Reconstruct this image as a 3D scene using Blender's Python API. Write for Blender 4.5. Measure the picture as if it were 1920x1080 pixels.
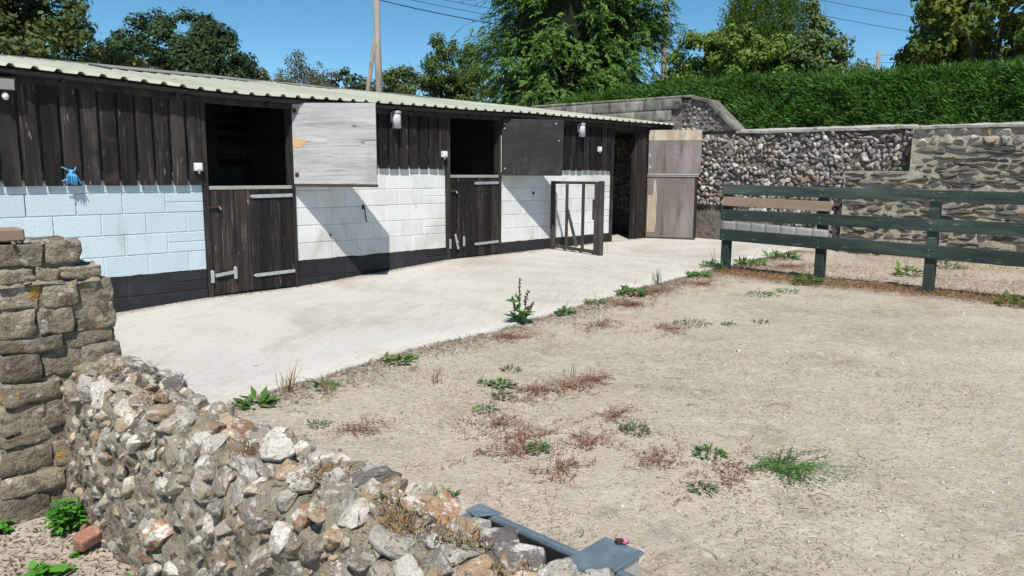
import bpy, bmesh, math, random
import numpy as np
from mathutils import Vector, Matrix, noise, Euler

for o in list(bpy.data.objects):
    bpy.data.objects.remove(o)
scene = bpy.context.scene
COL = scene.collection
R = math.radians

# ---------------------------------------------------------------- camera
cam_d = bpy.data.cameras.new('camera')
cam = bpy.data.objects.new('camera', cam_d)
COL.objects.link(cam)
CP = Vector((-3.876, -8.569, 1.478))
yaw, pitch, roll = 0.81283, 0.15309, 0.00682
fw = Vector((math.sin(yaw)*math.cos(pitch), math.cos(yaw)*math.cos(pitch), -math.sin(pitch)))
rt = Vector((math.cos(yaw), -math.sin(yaw), 0))
up = rt.cross(fw)
r2 = rt*math.cos(roll) + up*math.sin(roll)
u2 = up*math.cos(roll) - rt*math.sin(roll)
cam.matrix_world = Matrix(((r2.x, u2.x, -fw.x, CP.x), (r2.y, u2.y, -fw.y, CP.y), (r2.z, u2.z, -fw.z, CP.z), (0, 0, 0, 1)))
cam_d.sensor_width = 36
cam_d.lens = 36*1410.3/1920
cam_d.clip_start = 0.05
cam_d.clip_end = 2000
scene.camera = cam

# ---------------------------------------------------------------- world, sun, exposure
SUN = Vector((0.811, 0.845, -1.714)).normalized()      # direction the light travels
w = bpy.data.worlds.new('World')
scene.world = w
w.use_nodes = True
nt = w.node_tree
nt.nodes.clear()
sky = nt.nodes.new('ShaderNodeTexSky')
sky.sky_type = 'NISHITA'
sky.sun_disc = False
sky.sun_elevation = math.asin(-SUN.z)
sky.sun_rotation = math.atan2(-SUN.x, -SUN.y)
sky.air_density = 0.6
sky.dust_density = 0.0
sky.ozone_density = 1.5
sky.altitude = 300
bgn = nt.nodes.new('ShaderNodeBackground')
bgn.inputs['Strength'].default_value = 0.115
wo = nt.nodes.new('ShaderNodeOutputWorld')
hsv = nt.nodes.new('ShaderNodeHueSaturation')      # clear midsummer sky: deeper, slightly cyan
hsv.inputs['Hue'].default_value = 0.48
hsv.inputs['Saturation'].default_value = 1.2
hsv.inputs['Value'].default_value = 0.95
nt.links.new(sky.outputs[0], hsv.inputs['Color'])
nt.links.new(hsv.outputs[0], bgn.inputs['Color'])
nt.links.new(bgn.outputs[0], wo.inputs['Surface'])
sd = bpy.data.lights.new('sun', 'SUN')
sd.energy = 4.6
sd.angle = R(0.53)
sd.color = (1.0, 0.955, 0.89)
so = bpy.data.objects.new('sun', sd)
COL.objects.link(so)
so.rotation_euler = SUN.to_track_quat('-Z', 'Y').to_euler()
so.location = (-10, -10, 20)
scene.view_settings.view_transform = 'Standard'
scene.view_settings.look = 'None'
scene.view_settings.exposure = 0.35
scene.view_settings.gamma = 1.0
scene.view_settings.use_curve_mapping = False
scene.render.engine = 'CYCLES'
scene.cycles.max_bounces = 6
scene.cycles.transparent_max_bounces = 6

# ---------------------------------------------------------------- materials
class NG:
    def __init__(s, name):
        s.m = bpy.data.materials.new(name)
        s.m.use_nodes = True
        s.t = s.m.node_tree
        s.t.nodes.clear()
        s.out = s.n('ShaderNodeOutputMaterial')
    def n(s, typ, **kw):
        nd = s.t.nodes.new(typ)
        for k, v in kw.items():
            setattr(nd, k, v)
        return nd
    def l(s, a, b):
        s.t.links.new(a, b)
    def val(s, sock, v):
        if hasattr(v, 'is_output') or isinstance(v, bpy.types.NodeSocket):
            s.l(v, sock)
        else:
            sock.default_value = v
    def mix(s, f, a, b, blend='MIX'):
        nd = s.n('ShaderNodeMix', data_type='RGBA', blend_type=blend)
        s.val(nd.inputs[0], f)
        for i, c in ((6, a), (7, b)):
            s.val(nd.inputs[i], c if not isinstance(c, tuple) else (c[0], c[1], c[2], 1))
        return nd.outputs[2]
    def math(s, op, a, b=0.0):
        nd = s.n('ShaderNodeMath', operation=op)
        s.val(nd.inputs[0], a)
        s.val(nd.inputs[1], b)
        return nd.outputs[0]
    def step(s, v, lo, hi, a=0.0, b=1.0):
        nd = s.n('ShaderNodeMapRange', interpolation_type='SMOOTHSTEP')
        s.val(nd.inputs[0], v)
        for i, x in ((1, lo), (2, hi), (3, a), (4, b)):
            nd.inputs[i].default_value = x
        return nd.outputs[0]
    def coords(s, kind):
        if kind == 'pos':
            return s.n('ShaderNodeNewGeometry').outputs['Position']
        c = s.n('ShaderNodeTexCoord').outputs['Object']
        if kind == 'obj0':
            return c
        r = s.n('ShaderNodeObjectInfo').outputs['Random']
        a = s.n('ShaderNodeVectorMath', operation='ADD')
        s.l(c, a.inputs[0])
        s.l(s.math('MULTIPLY', r, 57.0), a.inputs[1])
        return a.outputs[0]
    def stretch(s, v, st):
        if st == 1 or st is None:
            return v
        nd = s.n('ShaderNodeVectorMath', operation='MULTIPLY')
        s.l(v, nd.inputs[0])
        nd.inputs[1].default_value = st
        return nd.outputs[0]
    def noise(s, v, scale, detail=5, rough=.55, dist=0, st=1):
        nd = s.n('ShaderNodeTexNoise')
        s.l(s.stretch(v, st), nd.inputs['Vector'])
        nd.inputs['Scale'].default_value = scale
        nd.inputs['Detail'].default_value = detail
        nd.inputs['Roughness'].default_value = rough
        nd.inputs['Distortion'].default_value = dist
        return nd.outputs[0]
    def voro(s, v, scale, st=1, feature='F1', out=0):
        nd = s.n('ShaderNodeTexVoronoi', feature=feature)
        s.l(s.stretch(v, st), nd.inputs['Vector'])
        nd.inputs['Scale'].default_value = scale
        return nd.outputs[out]

def pmat(name, base, layers=(), rough=.85, bump=(), rand=0., coord='pos', spec=.25, metal=0., transl=None, island=None, alts=None, paintline=None):
    """base colour, noise layers (colour, scale, lo, hi, fac, stretch, detail), bumps (scale, strength, distance, stretch, kind)"""
    g = NG(name)
    v = g.coords(coord)
    col = g.mix(0.0, base, base)
    if alts:                                       # palette picked per object
        oi = g.n('ShaderNodeObjectInfo').outputs['Random']
        cr = g.n('ShaderNodeValToRGB')
        cr.color_ramp.interpolation = 'CONSTANT'
        el = cr.color_ramp.elements
        while len(el) < len(alts):
            el.new(0.5)
        for i, c in enumerate(alts):
            el[i].position = i/len(alts)
            el[i].color = (c[0], c[1], c[2], 1)
        g.l(oi, cr.inputs[0])
        col = cr.outputs[0]
    if island:                                     # tint per leaf
        ri = g.n('ShaderNodeNewGeometry').outputs['Random Per Island']
        cr = g.n('ShaderNodeValToRGB')
        el = cr.color_ramp.elements
        while len(el) < len(island):
            el.new(0.5)
        for i, c in enumerate(island):
            el[i].position = i/(len(island)-1)
            el[i].color = (c[0], c[1], c[2], 1)
        g.l(ri, cr.inputs[0])
        col = cr.outputs[0]
    for L in layers:
        c, sc, lo, hi, fac = L[:5]
        st = L[5] if len(L) > 5 else 1
        det = L[6] if len(L) > 6 else 6
        kind = L[7] if len(L) > 7 else 'noise'
        if kind == 'noise':
            nz = g.noise(v, sc, det, .62, 0.3, st)
        else:
            nz = g.voro(v, sc, st)
        f = g.math('MULTIPLY', g.step(nz, lo, hi), fac)
        col = g.mix(f, col, c)
    if paintline:                                  # bitumen brushed up over the wall paint with a wavering edge
        sp = g.n('ShaderNodeSeparateXYZ')
        g.l(v, sp.inputs[0])
        hz = g.math('ADD', sp.outputs[2], g.math('MULTIPLY', g.math('SUBTRACT', g.noise(v, 3.5, 6, .7), .5), -.075))
        col = g.mix(g.step(hz, paintline+.003, paintline-.003), col, (.022, .023, .026))
    if rand:
        oi = g.n('ShaderNodeObjectInfo').outputs['Random']
        k = g.math('FRACT', g.math('MULTIPLY', oi, 13.7))
        s_ = g.step(k, 0, 1, 1-rand, 1+rand)
        nd = g.n('ShaderNodeVectorMath', operation='SCALE')
        g.l(col, nd.inputs[0])
        g.l(s_, nd.inputs[3])
        col = nd.outputs[0]
    b = g.n('ShaderNodeBsdfPrincipled')
    g.l(col, b.inputs['Base Color'])
    b.inputs['Roughness'].default_value = rough
    b.inputs['Specular IOR Level'].default_value = spec
    b.inputs['Metallic'].default_value = metal
    prev = None
    for B in bump:
        sc, stg, dist = B[:3]
        st = B[3] if len(B) > 3 else 1
        kind = B[4] if len(B) > 4 else 'noise'
        h = g.noise(v, sc, 6, .6, 0, st) if kind == 'noise' else g.voro(v, sc, st)
        bn = g.n('ShaderNodeBump')
        bn.inputs['Strength'].default_value = stg
        bn.inputs['Distance'].default_value = dist
        g.l(h, bn.inputs['Height'])
        if prev:
            g.l(prev, bn.inputs['Normal'])
        prev = bn.outputs[0]
    if prev:
        g.l(prev, b.inputs['Normal'])
    sh = b.outputs[0]
    if transl:
        tr = g.n('ShaderNodeBsdfTranslucent')
        g.l(col, tr.inputs['Color'])
        mx = g.n('ShaderNodeMixShader')
        mx.inputs[0].default_value = transl
        g.l(sh, mx.inputs[1])
        g.l(tr.outputs[0], mx.inputs[2])
        sh = mx.outputs[0]
    g.l(sh, g.out.inputs['Surface'])
    return g.m

VS = (1, 1, .12)      # grain runs up
HS = (.12, 1, 1)      # grain runs along local x
MT = {}
MT['blue_paint'] = pmat('pale_blue_masonry_paint', (.50, .59, .63), [((.42, .49, .515), 1.6, .48, .76, .55), ((.38, .36, .32), 7, .62, .76, .5), ((.55, .64, .68), 40, .5, .7, .5), ((.34, .345, .32), 3, .57, .74, .5, (1, 1, .25)), ((.24, .23, .2), 26, .68, .75, .6)], .8, [(45, .5, .009), (190, .3, .003)], .04, paintline=.335)
MT['white_paint'] = pmat('white_masonry_paint', (.70, .70, .685), [((.50, .47, .42), .9, .45, .72, .8), ((.42, .395, .35), 4, .55, .75, .6, (1, 1, .3)), ((.76, .76, .74), 30, .5, .7, .5), ((.22, .2, .17), 21, .68, .77, .6), ((.36, .32, .26), 2.1, .58, .74, .6, (1, 1, .45))], .8, [(45, .45, .008), (190, .3, .003)], .05, paintline=.335)
MT['black_paint'] = pmat('black_bitumen_paint', (.022, .023, .026), [((.06, .06, .06), 3, .5, .8, .7), ((.18, .17, .155), 14, .66, .8, .5), ((.02, .02, .023), 40, .5, .7, .5)], .6, [(55, .4, .006)], .2)
MT['board'] = pmat('dark_stained_board', (.014, .0115, .0105), [((.042, .035, .031), 7, .40, .72, .85, (1, 1, .1)), ((.14, .12, .108), 30, .53, .76, .75, (1, 1, .05)), ((.004, .004, .004), 5, .5, .72, .7, (1, 1, .4)), ((.34, .30, .265), 20, .63, .74, .8, (1, 1, .2)), ((.11, .062, .04), 3, .62, .77, .6)], .7, [(60, .8, .009, (1, 1, .06)), (9, .4, .008)], .5, 'obj')
MT['frame_wood'] = pmat('dark_frame_timber', (.026, .022, .019), [((.085, .072, .062), 9, .46, .76, .75, VS), ((.2, .18, .16), 26, .62, .78, .6, VS), ((.01, .009, .008), 5, .52, .7, .6)], .8, [(45, .6, .006, VS)], .25, 'obj')
MT['dark_inside'] = pmat('dim_grey_blockwork', (.22, .21, .20), [((.12, .115, .108), 2, .4, .7, .7)], .9, [(40, .4, .01)])
MT['grey_ply'] = pmat('weathered_grey_plywood', (.43, .42, .412), [((.27, .255, .245), 9, .44, .70, .8, (.10, 1, 1.3)), ((.56, .55, .545), 16, .5, .75, .8, (.09, 1, 1)), ((.13, .118, .108), 34, .57, .70, .8, (.06, 1, 1)), ((.2, .18, .165), 70, .58, .73, .6, (.05, 1, 1)), ((.12, .10, .085), 5.5, .14, .02, .9, (.5, .01, 1), 3, 'voro'), ((.28, .26, .25), 1.6, .5, .72, .55)], .85, [(30, .8, .01, (.08, 1, 1)), (5.5, .5, .012, (.5, .01, 1), 'voro')], 0, 'obj0')
MT['torn_ply'] = pmat('torn_orange_veneer', (.55, .37, .2), [((.36, .22, .1), 20, .45, .7, .7, (.12, 1, 1))], .85, [(60, .6, .004, (.1, 1, 1))], 0, 'obj0')
MT['black_ply'] = pmat('black_painted_plywood', (.026, .024, .023), [((.05, .047, .044), 3, .45, .75, .85), ((.20, .18, .14), 8, .66, .78, .6, (1, 1, .25)), ((.16, .15, .14), 40, .64, .74, .6), ((.09, .085, .08), 11, .55, .75, .5, (.3, 1, 1))], .62, [(30, .5, .006), (4, .3, .02)], 0, 'obj0')
MT['brown_ply'] = pmat('weathered_brown_plywood', (.19, .155, .142), [((.30, .268, .255), 2.2, .42, .72, .8, (1, 1, .45)), ((.10, .075, .062), 5, .5, .78, .8, (1, 1, .2)), ((.42, .40, .37), 30, .66, .78, .6), ((.08, .06, .05), 45, .62, .76, .6, (1, 1, .1)), ((.13, .11, .10), 1.4, .55, .75, .6)], .8, [(30, .6, .006, VS)], .12, 'obj0')
MT['peeled_ply'] = pmat('peeled_pale_plywood', (.38, .30, .215), [((.54, .47, .39), 9, .42, .66, .85, VS), ((.17, .12, .08), 26, .55, .75, .8, (.3, 1, 1.5)), ((.28, .25, .23), 3, .5, .7, .7)], .85, [(60, .6, .006)], 0, 'obj')
MT['galv'] = pmat('galvanised_steel', (.46, .48, .48), [((.3, .31, .31), 14, .45, .75, .6), ((.25, .17, .11), 30, .7, .82, .5)], .5, [(60, .2, .002)], .08, 'obj', .5, .45)
MT['rust'] = pmat('rusty_iron', (.07, .04, .03), [((.2, .09, .05), 25, .5, .75, .7)], .8, [(60, .4, .003)], .1, 'obj', .3, .3)
MT['strip'] = pmat('weathered_grey_strip', (.33, .32, .29), [((.2, .19, .16), 14, .45, .75, .7, HS)], .7, [(60, .3, .003, HS)], .1, 'obj')
MT['roof'] = pmat('pale_green_roof_sheet', (.37, .385, .305), [((.28, .29, .23), 1.4, .42, .72, .7, (1, .3, 1)), ((.20, .20, .165), 7, .55, .74, .65, (1, .25, 1)), ((.46, .465, .385), 20, .55, .75, .5)], .6, [(40, .2, .003)], .06, 'pos', .3)
MT['grey_felt'] = pmat('grey_roofing_felt', (.21, .205, .195), [((.3, .29, .27), 9, .5, .75, .6)], .9, [(60, .4, .004)])
MT['gutter'] = pmat('black_gutter_and_shaded_basin', (.016, .016, .017), [((.04, .038, .034), 8, .5, .8, .7)], .45, [], 0, 'pos', .4)  # the gutter's own black; on the trough basin it stands for shade
MT['concrete'] = None
MT['ply_edge'] = pmat('dark_plywood_edge', (.05, .04, .033), [((.12, .1, .08), 60, .5, .7, .6, HS)], .85, [], 0, 'obj')
MT['white_plastic'] = pmat('white_plastic', (.72, .72, .69), [((.5, .48, .43), 20, .55, .8, .5)], .5, [], .05, 'obj', .4)
MT['black_plastic'] = pmat('black_plastic', (.02, .02, .022), [], .5, [], 0, 'obj', .4)
MT['twine'] = pmat('blue_baler_twine', (.035, .30, .62), [((.25, .55, .8), 90, .5, .7, .6)], .6, [], 0, 'obj', .3, island=[(.02, .2, .5), (.05, .36, .68), (.3, .62, .86)])
MT['green_wood'] = pmat('dark_green_fence_paint', (.025, .037, .034), [((.068, .088, .079), 4, .46, .74, .85, (1, .12, 1)), ((.010, .016, .015), 12, .5, .70, .75, (1, .1, 1)), ((.22, .225, .20), 40, .61, .73, .7, (1, .12, 1)), ((.16, .15, .125), 5, .62, .74, .65, (1, .5, 1))], .7, [(40, .6, .006, (1, .1, 1)), (5, .3, .02)], .25, 'pos')
MT['brown_board'] = pmat('bare_brown_board', (.26, .19, .135), [((.36, .29, .22), 8, .45, .75, .7, (1, .1, 1)), ((.12, .09, .07), 20, .58, .78, .6, (1, .08, 1))], .8, [(40, .4, .004, (1, .1, 1))], 0, 'pos')
MT['grey_board'] = pmat('silvered_grey_board', (.27, .26, .255), [((.36, .35, .345), 8, .45, .75, .7, (1, .1, 1)), ((.14, .13, .125), 20, .58, .78, .6, (1, .08, 1))], .8, [(40, .4, .004, (1, .1, 1))], .15, 'obj')
FL = [(.52, .48, .41), (.33, .30, .25), (.26, .23, .185), (.44, .32, .20), (.38, .35, .30), (.64, .60, .53), (.36, .21, .12), (.30, .26, .20), (.15, .135, .12), (.46, .40, .31), (.28, .245, .19), (.40, .28, .18)]
MT['flint'] = pmat('weathered_flint', (.4, .4, .4), [((.74, .71, .65), 1.3, .51, .58, .75), ((.06, .055, .05), 1.7, .61, .65, .75), ((.46, .27, .13), 1.1, .59, .69, .55), ((.38, .34, .27), 2.6, .52, .62, .65), ((.13, .112, .08), 5, .58, .67, .75), ((.60, .56, .50), 11, .59, .69, .55), ((.46, .30, .04), 1.6, .71, .735, .7)], .72, [(2.2, .9, .02), (7, .8, .009), (24, .6, .003)], .2, 'obj', .3, alts=FL)
FB = [(.21, .19, .165), (.30, .275, .24), (.12, .108, .094), (.26, .215, .175), (.44, .415, .375), (.19, .115, .085), (.22, .198, .17), (.095, .086, .076), (.36, .335, .295), (.24, .165, .12), (.52, .495, .455)]
MT['flint_back'] = pmat('dark_knapped_flint', (.3, .3, .3), [((.50, .48, .46), 1.5, .53, .62, .8), ((.035, .032, .032), 1.9, .57, .64, .8), ((.17, .09, .07), 1.3, .6, .7, .5), ((.10, .09, .085), 5, .56, .66, .7)], .66, [(2.6, .8, .02), (8, .7, .01)], .25, 'obj', .35, alts=FB)
MT['flint_back_rest'] = pmat('dark_knapped_flint_rest', (.2, .19, .18), [((.34, .33, .31), 2.5, .5, .7, .8), ((.5, .48, .46), 9, .56, .66, .8), ((.05, .045, .045), 11, .56, .68, .7)], .6, [(30, .5, .012)], 0, 'pos', .4, island=FB)
MT['flint_rest'] = pmat('flint_chips', (.3, .29, .27), [((.27, .235, .175), 9, .42, .56, .8), ((.62, .58, .51), 13, .56, .61, .65), ((.09, .077, .057), 17, .53, .63, .85), ((.36, .22, .11), 8, .60, .70, .5), ((.46, .42, .36), 50, .59, .68, .5)], .8, [(30, .9, .015), (90, .7, .006)], 0, 'pos', .3, island=FL)
MT['mortar'] = pmat('old_lime_mortar', (.265, .23, .175), [((.42, .38, .31), 7, .53, .70, .65), ((.10, .085, .06), 10, .50, .63, .85), ((.18, .15, .07), 5, .58, .70, .5), ((.48, .44, .38), 45, .60, .70, .55), ((.045, .038, .03), 24, .56, .66, .85)], .92, [(18, 1.0, .03), (60, .8, .012), (150, .5, .004)])
MT['mortar_wall'] = pmat('dark_wall_mortar', (.16, .143, .115), [((.30, .272, .222), 2.2, .54, .72, .75), ((.06, .054, .044), 6, .5, .66, .8)], .92, [(14, .8, .03), (70, .6, .01)])
MT['pier_stone'] = pmat('lichened_brown_stone', (.225, .185, .135), [((.33, .29, .22), 7, .46, .64, .8), ((.07, .058, .043), 11, .51, .66, .8), ((.50, .47, .41), 20, .58, .68, .85), ((.14, .11, .072), 40, .5, .7, .6), ((.44, .27, .05), 5, .635, .67, .8), ((.38, .36, .31), 60, .6, .7, .6)], .9, [(14, 1.0, .035), (45, .9, .015), (130, .6, .005)], .25, 'obj')
MT['wall_stone'] = pmat('thin_bedded_limestone', (.20, .178, .14), [((.28, .255, .205), 1.3, .5, .66, .7), ((.065, .058, .048), 2.0, .53, .65, .8), ((.34, .305, .24), 4, .6, .7, .6), ((.05, .045, .038), 7, .57, .67, .75)], .9, [(2.6, .9, .025), (9, .8, .01)], .3, 'obj', alts=[(.175, .157, .125), (.145, .135, .117), (.205, .183, .142), (.12, .115, .105), (.185, .17, .138), (.24, .205, .15)])
MT['top_stone'] = pmat('pale_orange_field_stone', (.4, .33, .24), [((.48, .44, .38), 1.4, .5, .62, .8), ((.36, .20, .08), 1.2, .58, .7, .7), ((.14, .12, .1), 2.5, .6, .7, .7)], .85, [(2.6, .7, .02)], .2, 'obj', alts=[(.40, .36, .30), (.38, .25, .12), (.46, .42, .37), (.26, .245, .225), (.34, .30, .23)])
MT['stone_rest'] = pmat('small_limestone', (.2, .18, .14), [((.3, .275, .22), 6, .5, .66, .7), ((.08, .07, .06), 9, .54, .68, .8)], .9, [(30, .6, .01)], 0, 'pos', island=[(.17, .152, .12), (.14, .132, .12), (.21, .188, .15), (.115, .11, .105)])
MT['wall_mortar_tan'] = pmat('tan_sandy_mortar', (.36, .325, .25), [((.45, .41, .33), 4, .5, .70, .7), ((.19, .168, .13), 7, .53, .70, .75), ((.10, .09, .072), 20, .58, .70, .7)], .92, [(12, .9, .03), (60, .6, .01)])
MT['grey_block'] = pmat('lichened_grey_concrete', (.17, .158, .138), [((.29, .275, .245), 3, .48, .68, .8), ((.06, .055, .047), 4, .52, .68, .85), ((.48, .46, .42), 22, .62, .72, .7), ((.05, .046, .04), 1.2, .56, .72, .6)], .92, [(30, .7, .014)], .15, 'pos')
MT['coping'] = pmat('pale_weathered_coping', (.36, .34, .31), [((.20, .188, .165), 5, .48, .66, .8), ((.50, .48, .45), 14, .54, .68, .7), ((.09, .083, .072), 9, .58, .7, .7)], .92, [(20, .8, .02), (70, .5, .006)])
MT['gate_wood'] = pmat('greying_gate_timber', (.055, .048, .042), [((.15, .135, .12), 9, .44, .72, .8, VS), ((.28, .26, .235), 26, .58, .75, .65, VS), ((.015, .013, .012), 5, .54, .7, .6)], .8, [(45, .6, .006, VS)], .25, 'obj')
MT['trough'] = pmat('blue_grey_galvanised', (.12, .165, .20), [((.22, .275, .31), 9, .46, .70, .75), ((.06, .085, .105), 12, .53, .72, .7), ((.36, .40, .41), 40, .62, .73, .5), ((.17, .15, .12), 5, .62, .74, .5)], .55, [(50, .35, .003)], .05, 'obj', .4, .2)
MT['water'] = pmat('murky_trough_water', (.05, .055, .045), [], .08, [(6, .15, .01)], 0, 'pos', .5)
MT['brick'] = pmat('red_brick', (.34, .165, .12), [((.46, .28, .215), 20, .5, .66, .7), ((.2, .09, .065), 30, .54, .7, .7), ((.42, .38, .32), 12, .6, .7, .6)], .9, [(25, .8, .02), (80, .6, .006)], 0, 'obj')
MT['pole'] = pmat('weathered_pole_wood', (.25, .215, .18), [((.36, .32, .28), 4, .45, .7, .7, VS), ((.12, .1, .085), 12, .55, .75, .6, VS)], .85, [(30, .4, .01, VS)], .15, 'pos')
MT['wire'] = pmat('black_wire', (.015, .015, .016), [], .6)
MT['bark'] = pmat('grey_brown_bark', (.10, .083, .065), [((.16, .14, .115), 8, .45, .7, .7, VS)], .9, [(20, .7, .03, VS)])
MT['pink'] = pmat('pink_cord', (.6, .16, .3), [], .7)
MT['glass_prism'] = None

def glassy(name, col):
    g = NG(name)
    b = g.n('ShaderNodeBsdfPrincipled')
    v = g.coords('obj0')
    b.inputs['Base Color'].default_value = (*col, 1)
    b.inputs['Roughness'].default_value = .18
    b.inputs['Transmission Weight'].default_value = .35
    b.inputs['IOR'].default_value = 1.4
    wv = g.n('ShaderNodeTexWave', wave_type='BANDS', bands_direction='X')
    g.l(v, wv.inputs['Vector'])
    wv.inputs['Scale'].default_value = 26
    bn = g.n('ShaderNodeBump')
    bn.inputs['Strength'].default_value = .6
    bn.inputs['Distance'].default_value = .006
    g.l(wv.outputs[0], bn.inputs['Height'])
    g.l(bn.outputs[0], b.inputs['Normal'])
    g.l(b.outputs[0], g.out.inputs['Surface'])
    return g.m
MT['glass_prism'] = glassy('ribbed_lamp_glass', (.78, .8, .8))
MT['lamp_glass'] = glassy('floodlight_glass', (.55, .58, .55))

def concrete_mat():
    g = NG('brushed_pale_concrete')
    v = g.coords('pos')
    col = g.mix(0, (.50, .478, .435), (.4, .38, .34))
    col = g.mix(g.math('MULTIPLY', g.step(g.noise(v, .9, 7, .7, .8, (1, .45, 1)), .50, .66), .6), col, (.36, .325, .26))
    col = g.mix(g.math('MULTIPLY', g.step(g.noise(v, .5, 6, .6), .42, .7), .55), col, (.53, .51, .465))
    col = g.mix(g.math('MULTIPLY', g.step(g.noise(v, 1.6, 8, .65, .5), .52, .74), .55), col, (.41, .38, .325))
    col = g.mix(g.math('MULTIPLY', g.step(g.noise(v, 55, 4, .7), .58, .72), .5), col, (.26, .24, .205))
    col = g.mix(g.math('MULTIPLY', g.step(g.noise(v, 90, 3, .7), .60, .7), .6), col, (.56, .54, .50))
    col = g.mix(g.math('MULTIPLY', g.step(g.noise(v, 20, 6, .75), .52, .66), .45), col, (.33, .31, .27))
    col = g.mix(g.math('MULTIPLY', g.step(g.voro(v, 7), .055, .03), .7), col, (.14, .12, .09))
    col = g.mix(g.math('MULTIPLY', g.step(g.noise(v, .38, 8, .7, 1.2), .53, .66), .5), col, (.34, .30, .235))
    # tamped ridges left by the brush
    rot = g.n('ShaderNodeVectorRotate', rotation_type='Z_AXIS')
    g.l(v, rot.inputs['Vector'])
    rot.inputs['Angle'].default_value = R(62)
    streak = g.noise(rot.outputs[0], 1.0, 5, .65, .5, (52, 1.6, 1))
    amt = g.step(g.noise(v, .8, 4), .38, .60, .10, .85)
    dark = g.math('MULTIPLY', g.math('MULTIPLY', g.step(streak, .47, .60), amt), .36)
    col = g.mix(dark, col, (.27, .245, .2))
    b = g.n('ShaderNodeBsdfPrincipled')
    g.l(col, b.inputs['Base Color'])
    b.inputs['Roughness'].default_value = .9
    b.inputs['Specular IOR Level'].default_value = .2
    b1 = g.n('ShaderNodeBump')
    b1.inputs['Distance'].default_value = .012
    b1.inputs['Strength'].default_value = .35
    g.l(g.math('MULTIPLY', streak, amt), b1.inputs['Height'])
    b2 = g.n('ShaderNodeBump')
    b2.inputs['Distance'].default_value = .006
    b2.inputs['Strength'].default_value = .6
    g.l(g.noise(v, 70, 5, .7), b2.inputs['Height'])
    g.l(b1.outputs[0], b2.inputs['Normal'])
    g.l(b2.outputs[0], b.inputs['Normal'])
    g.l(b.outputs[0], g.out.inputs['Surface'])
    return g.m
MT['concrete'] = concrete_mat()
MT['dirt'] = pmat('dry_pale_dirt', (.40, .343, .28), [((.315, .265, .212), .4, .42, .66, .8), ((.47, .41, .335), .8, .48, .70, .85), ((.27, .225, .178), 2.0, .54, .69, .7), ((.50, .445, .37), 9, .50, .68, .6), ((.23, .19, .15), 26, .54, .70, .6), ((.56, .505, .435), 55, .55, .68, .6), ((.18, .15, .118), 80, .58, .70, .6), ((.37, .36, .35), 1.5, .62, .74, .6)], .95, [(3.5, .5, .06), (12, .5, .03), (40, .6, .012), (140, .45, .004)], 0, 'pos', .15)
MT['litter'] = pmat('dry_straw_litter', (.3, .25, .18), [], .9, [], 0, 'pos', .15, island=[(.17, .135, .098), (.30, .245, .18), (.44, .375, .285), (.58, .52, .42), (.64, .58, .48)])
MT['drygrass'] = pmat('dead_brown_grass', (.3, .2, .1), [], .9, [], 0, 'pos', .15, .0, .2, island=[(.17, .09, .042), (.26, .155, .075), (.37, .26, .14), (.20, .10, .055)])
MT['red_stem'] = pmat('red_sorrel_stems', (.3, .1, .06), [], .9, [], 0, 'pos', .15, island=[(.20, .07, .045), (.13, .055, .04), (.26, .13, .08), (.24, .17, .09), (.17, .06, .045)])
MT['roots'] = pmat('dead_root_litter', (.15, .11, .08), [], .95, [], 0, 'pos', .1, island=[(.05, .036, .026), (.09, .066, .045), (.16, .12, .08), (.27, .20, .13)])
MT['scraps'] = pmat('faded_plant_scraps', (.15, .11, .08), [], .95, [], 0, 'pos', .1, island=[(.15, .11, .08), (.23, .175, .125), (.33, .265, .19), (.42, .34, .25)])
MT['pebble'] = pmat('grit', (.4, .38, .35), [], .8, [], 0, 'pos', .2, island=[(.14, .13, .125), (.35, .32, .28), (.5, .47, .43), (.66, .64, .6), (.25, .2, .17)])

def leafm(name, cols, transl=.3, rough=.55, layers=()):
    return pmat(name, cols[0], layers, rough, [], 0, 'pos', .25, 0., transl, island=cols)
MT['lf_left'] = leafm('olive_broadleaf', [(.04, .07, .018), (.075, .11, .026), (.12, .15, .04)])
MT['lf_left2'] = leafm('yellowing_broadleaf', [(.07, .10, .025), (.13, .15, .04), (.2, .2, .07)])
MT['lf_oak'] = leafm('dark_oak_leaf', [(.022, .046, .014), (.034, .064, .018), (.052, .085, .024)], .2)
MT['lf_thin'] = leafm('sparse_grey_leaf', [(.08, .09, .05), (.13, .14, .08), (.17, .17, .11)])
MT['lf_far'] = leafm('far_dark_leaf', [(.025, .05, .022), (.04, .066, .03), (.055, .085, .04)], .2)
MT['lf_mid'] = leafm('mid_green_leaf', [(.05, .085, .022), (.085, .125, .032), (.12, .16, .05)])
MT['lf_conifer'] = leafm('cypress_spray', [(.03, .08, .015), (.06, .14, .022), (.115, .205, .035), (.15, .23, .05)], .3)
MT['lf_hedge'] = leafm('hedge_spray', [(.022, .072, .009), (.045, .122, .014), (.082, .185, .022), (.125, .25, .036)], .3, layers=[((.14, .115, .05), 1.1, .68, .78, .6), ((.10, .19, .03), .7, .5, .7, .4), ((.018, .05, .01), 1.9, .53, .68, .6)])
MT['lf_spire'] = leafm('upright_yew_spray', [(.06, .115, .018), (.105, .175, .028), (.16, .225, .045)], .35)
MT['lf_laurel'] = leafm('yellow_green_shrub', [(.075, .135, .02), (.13, .20, .03), (.20, .265, .05)])
MT['lf_apple'] = leafm('apple_leaf', [(.065, .115, .03), (.11, .165, .045), (.18, .23, .085)])
MT['lf_chestnut'] = leafm('chestnut_leaf', [(.045, .10, .018), (.09, .16, .026), (.19, .24, .04), (.24, .25, .05)], .35)
MT['lf_core'] = pmat('shade_coloured_core', (.012, .02, .008), [], .95)  # near-black fill for foliage cores, depth shade put into the colour
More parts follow.
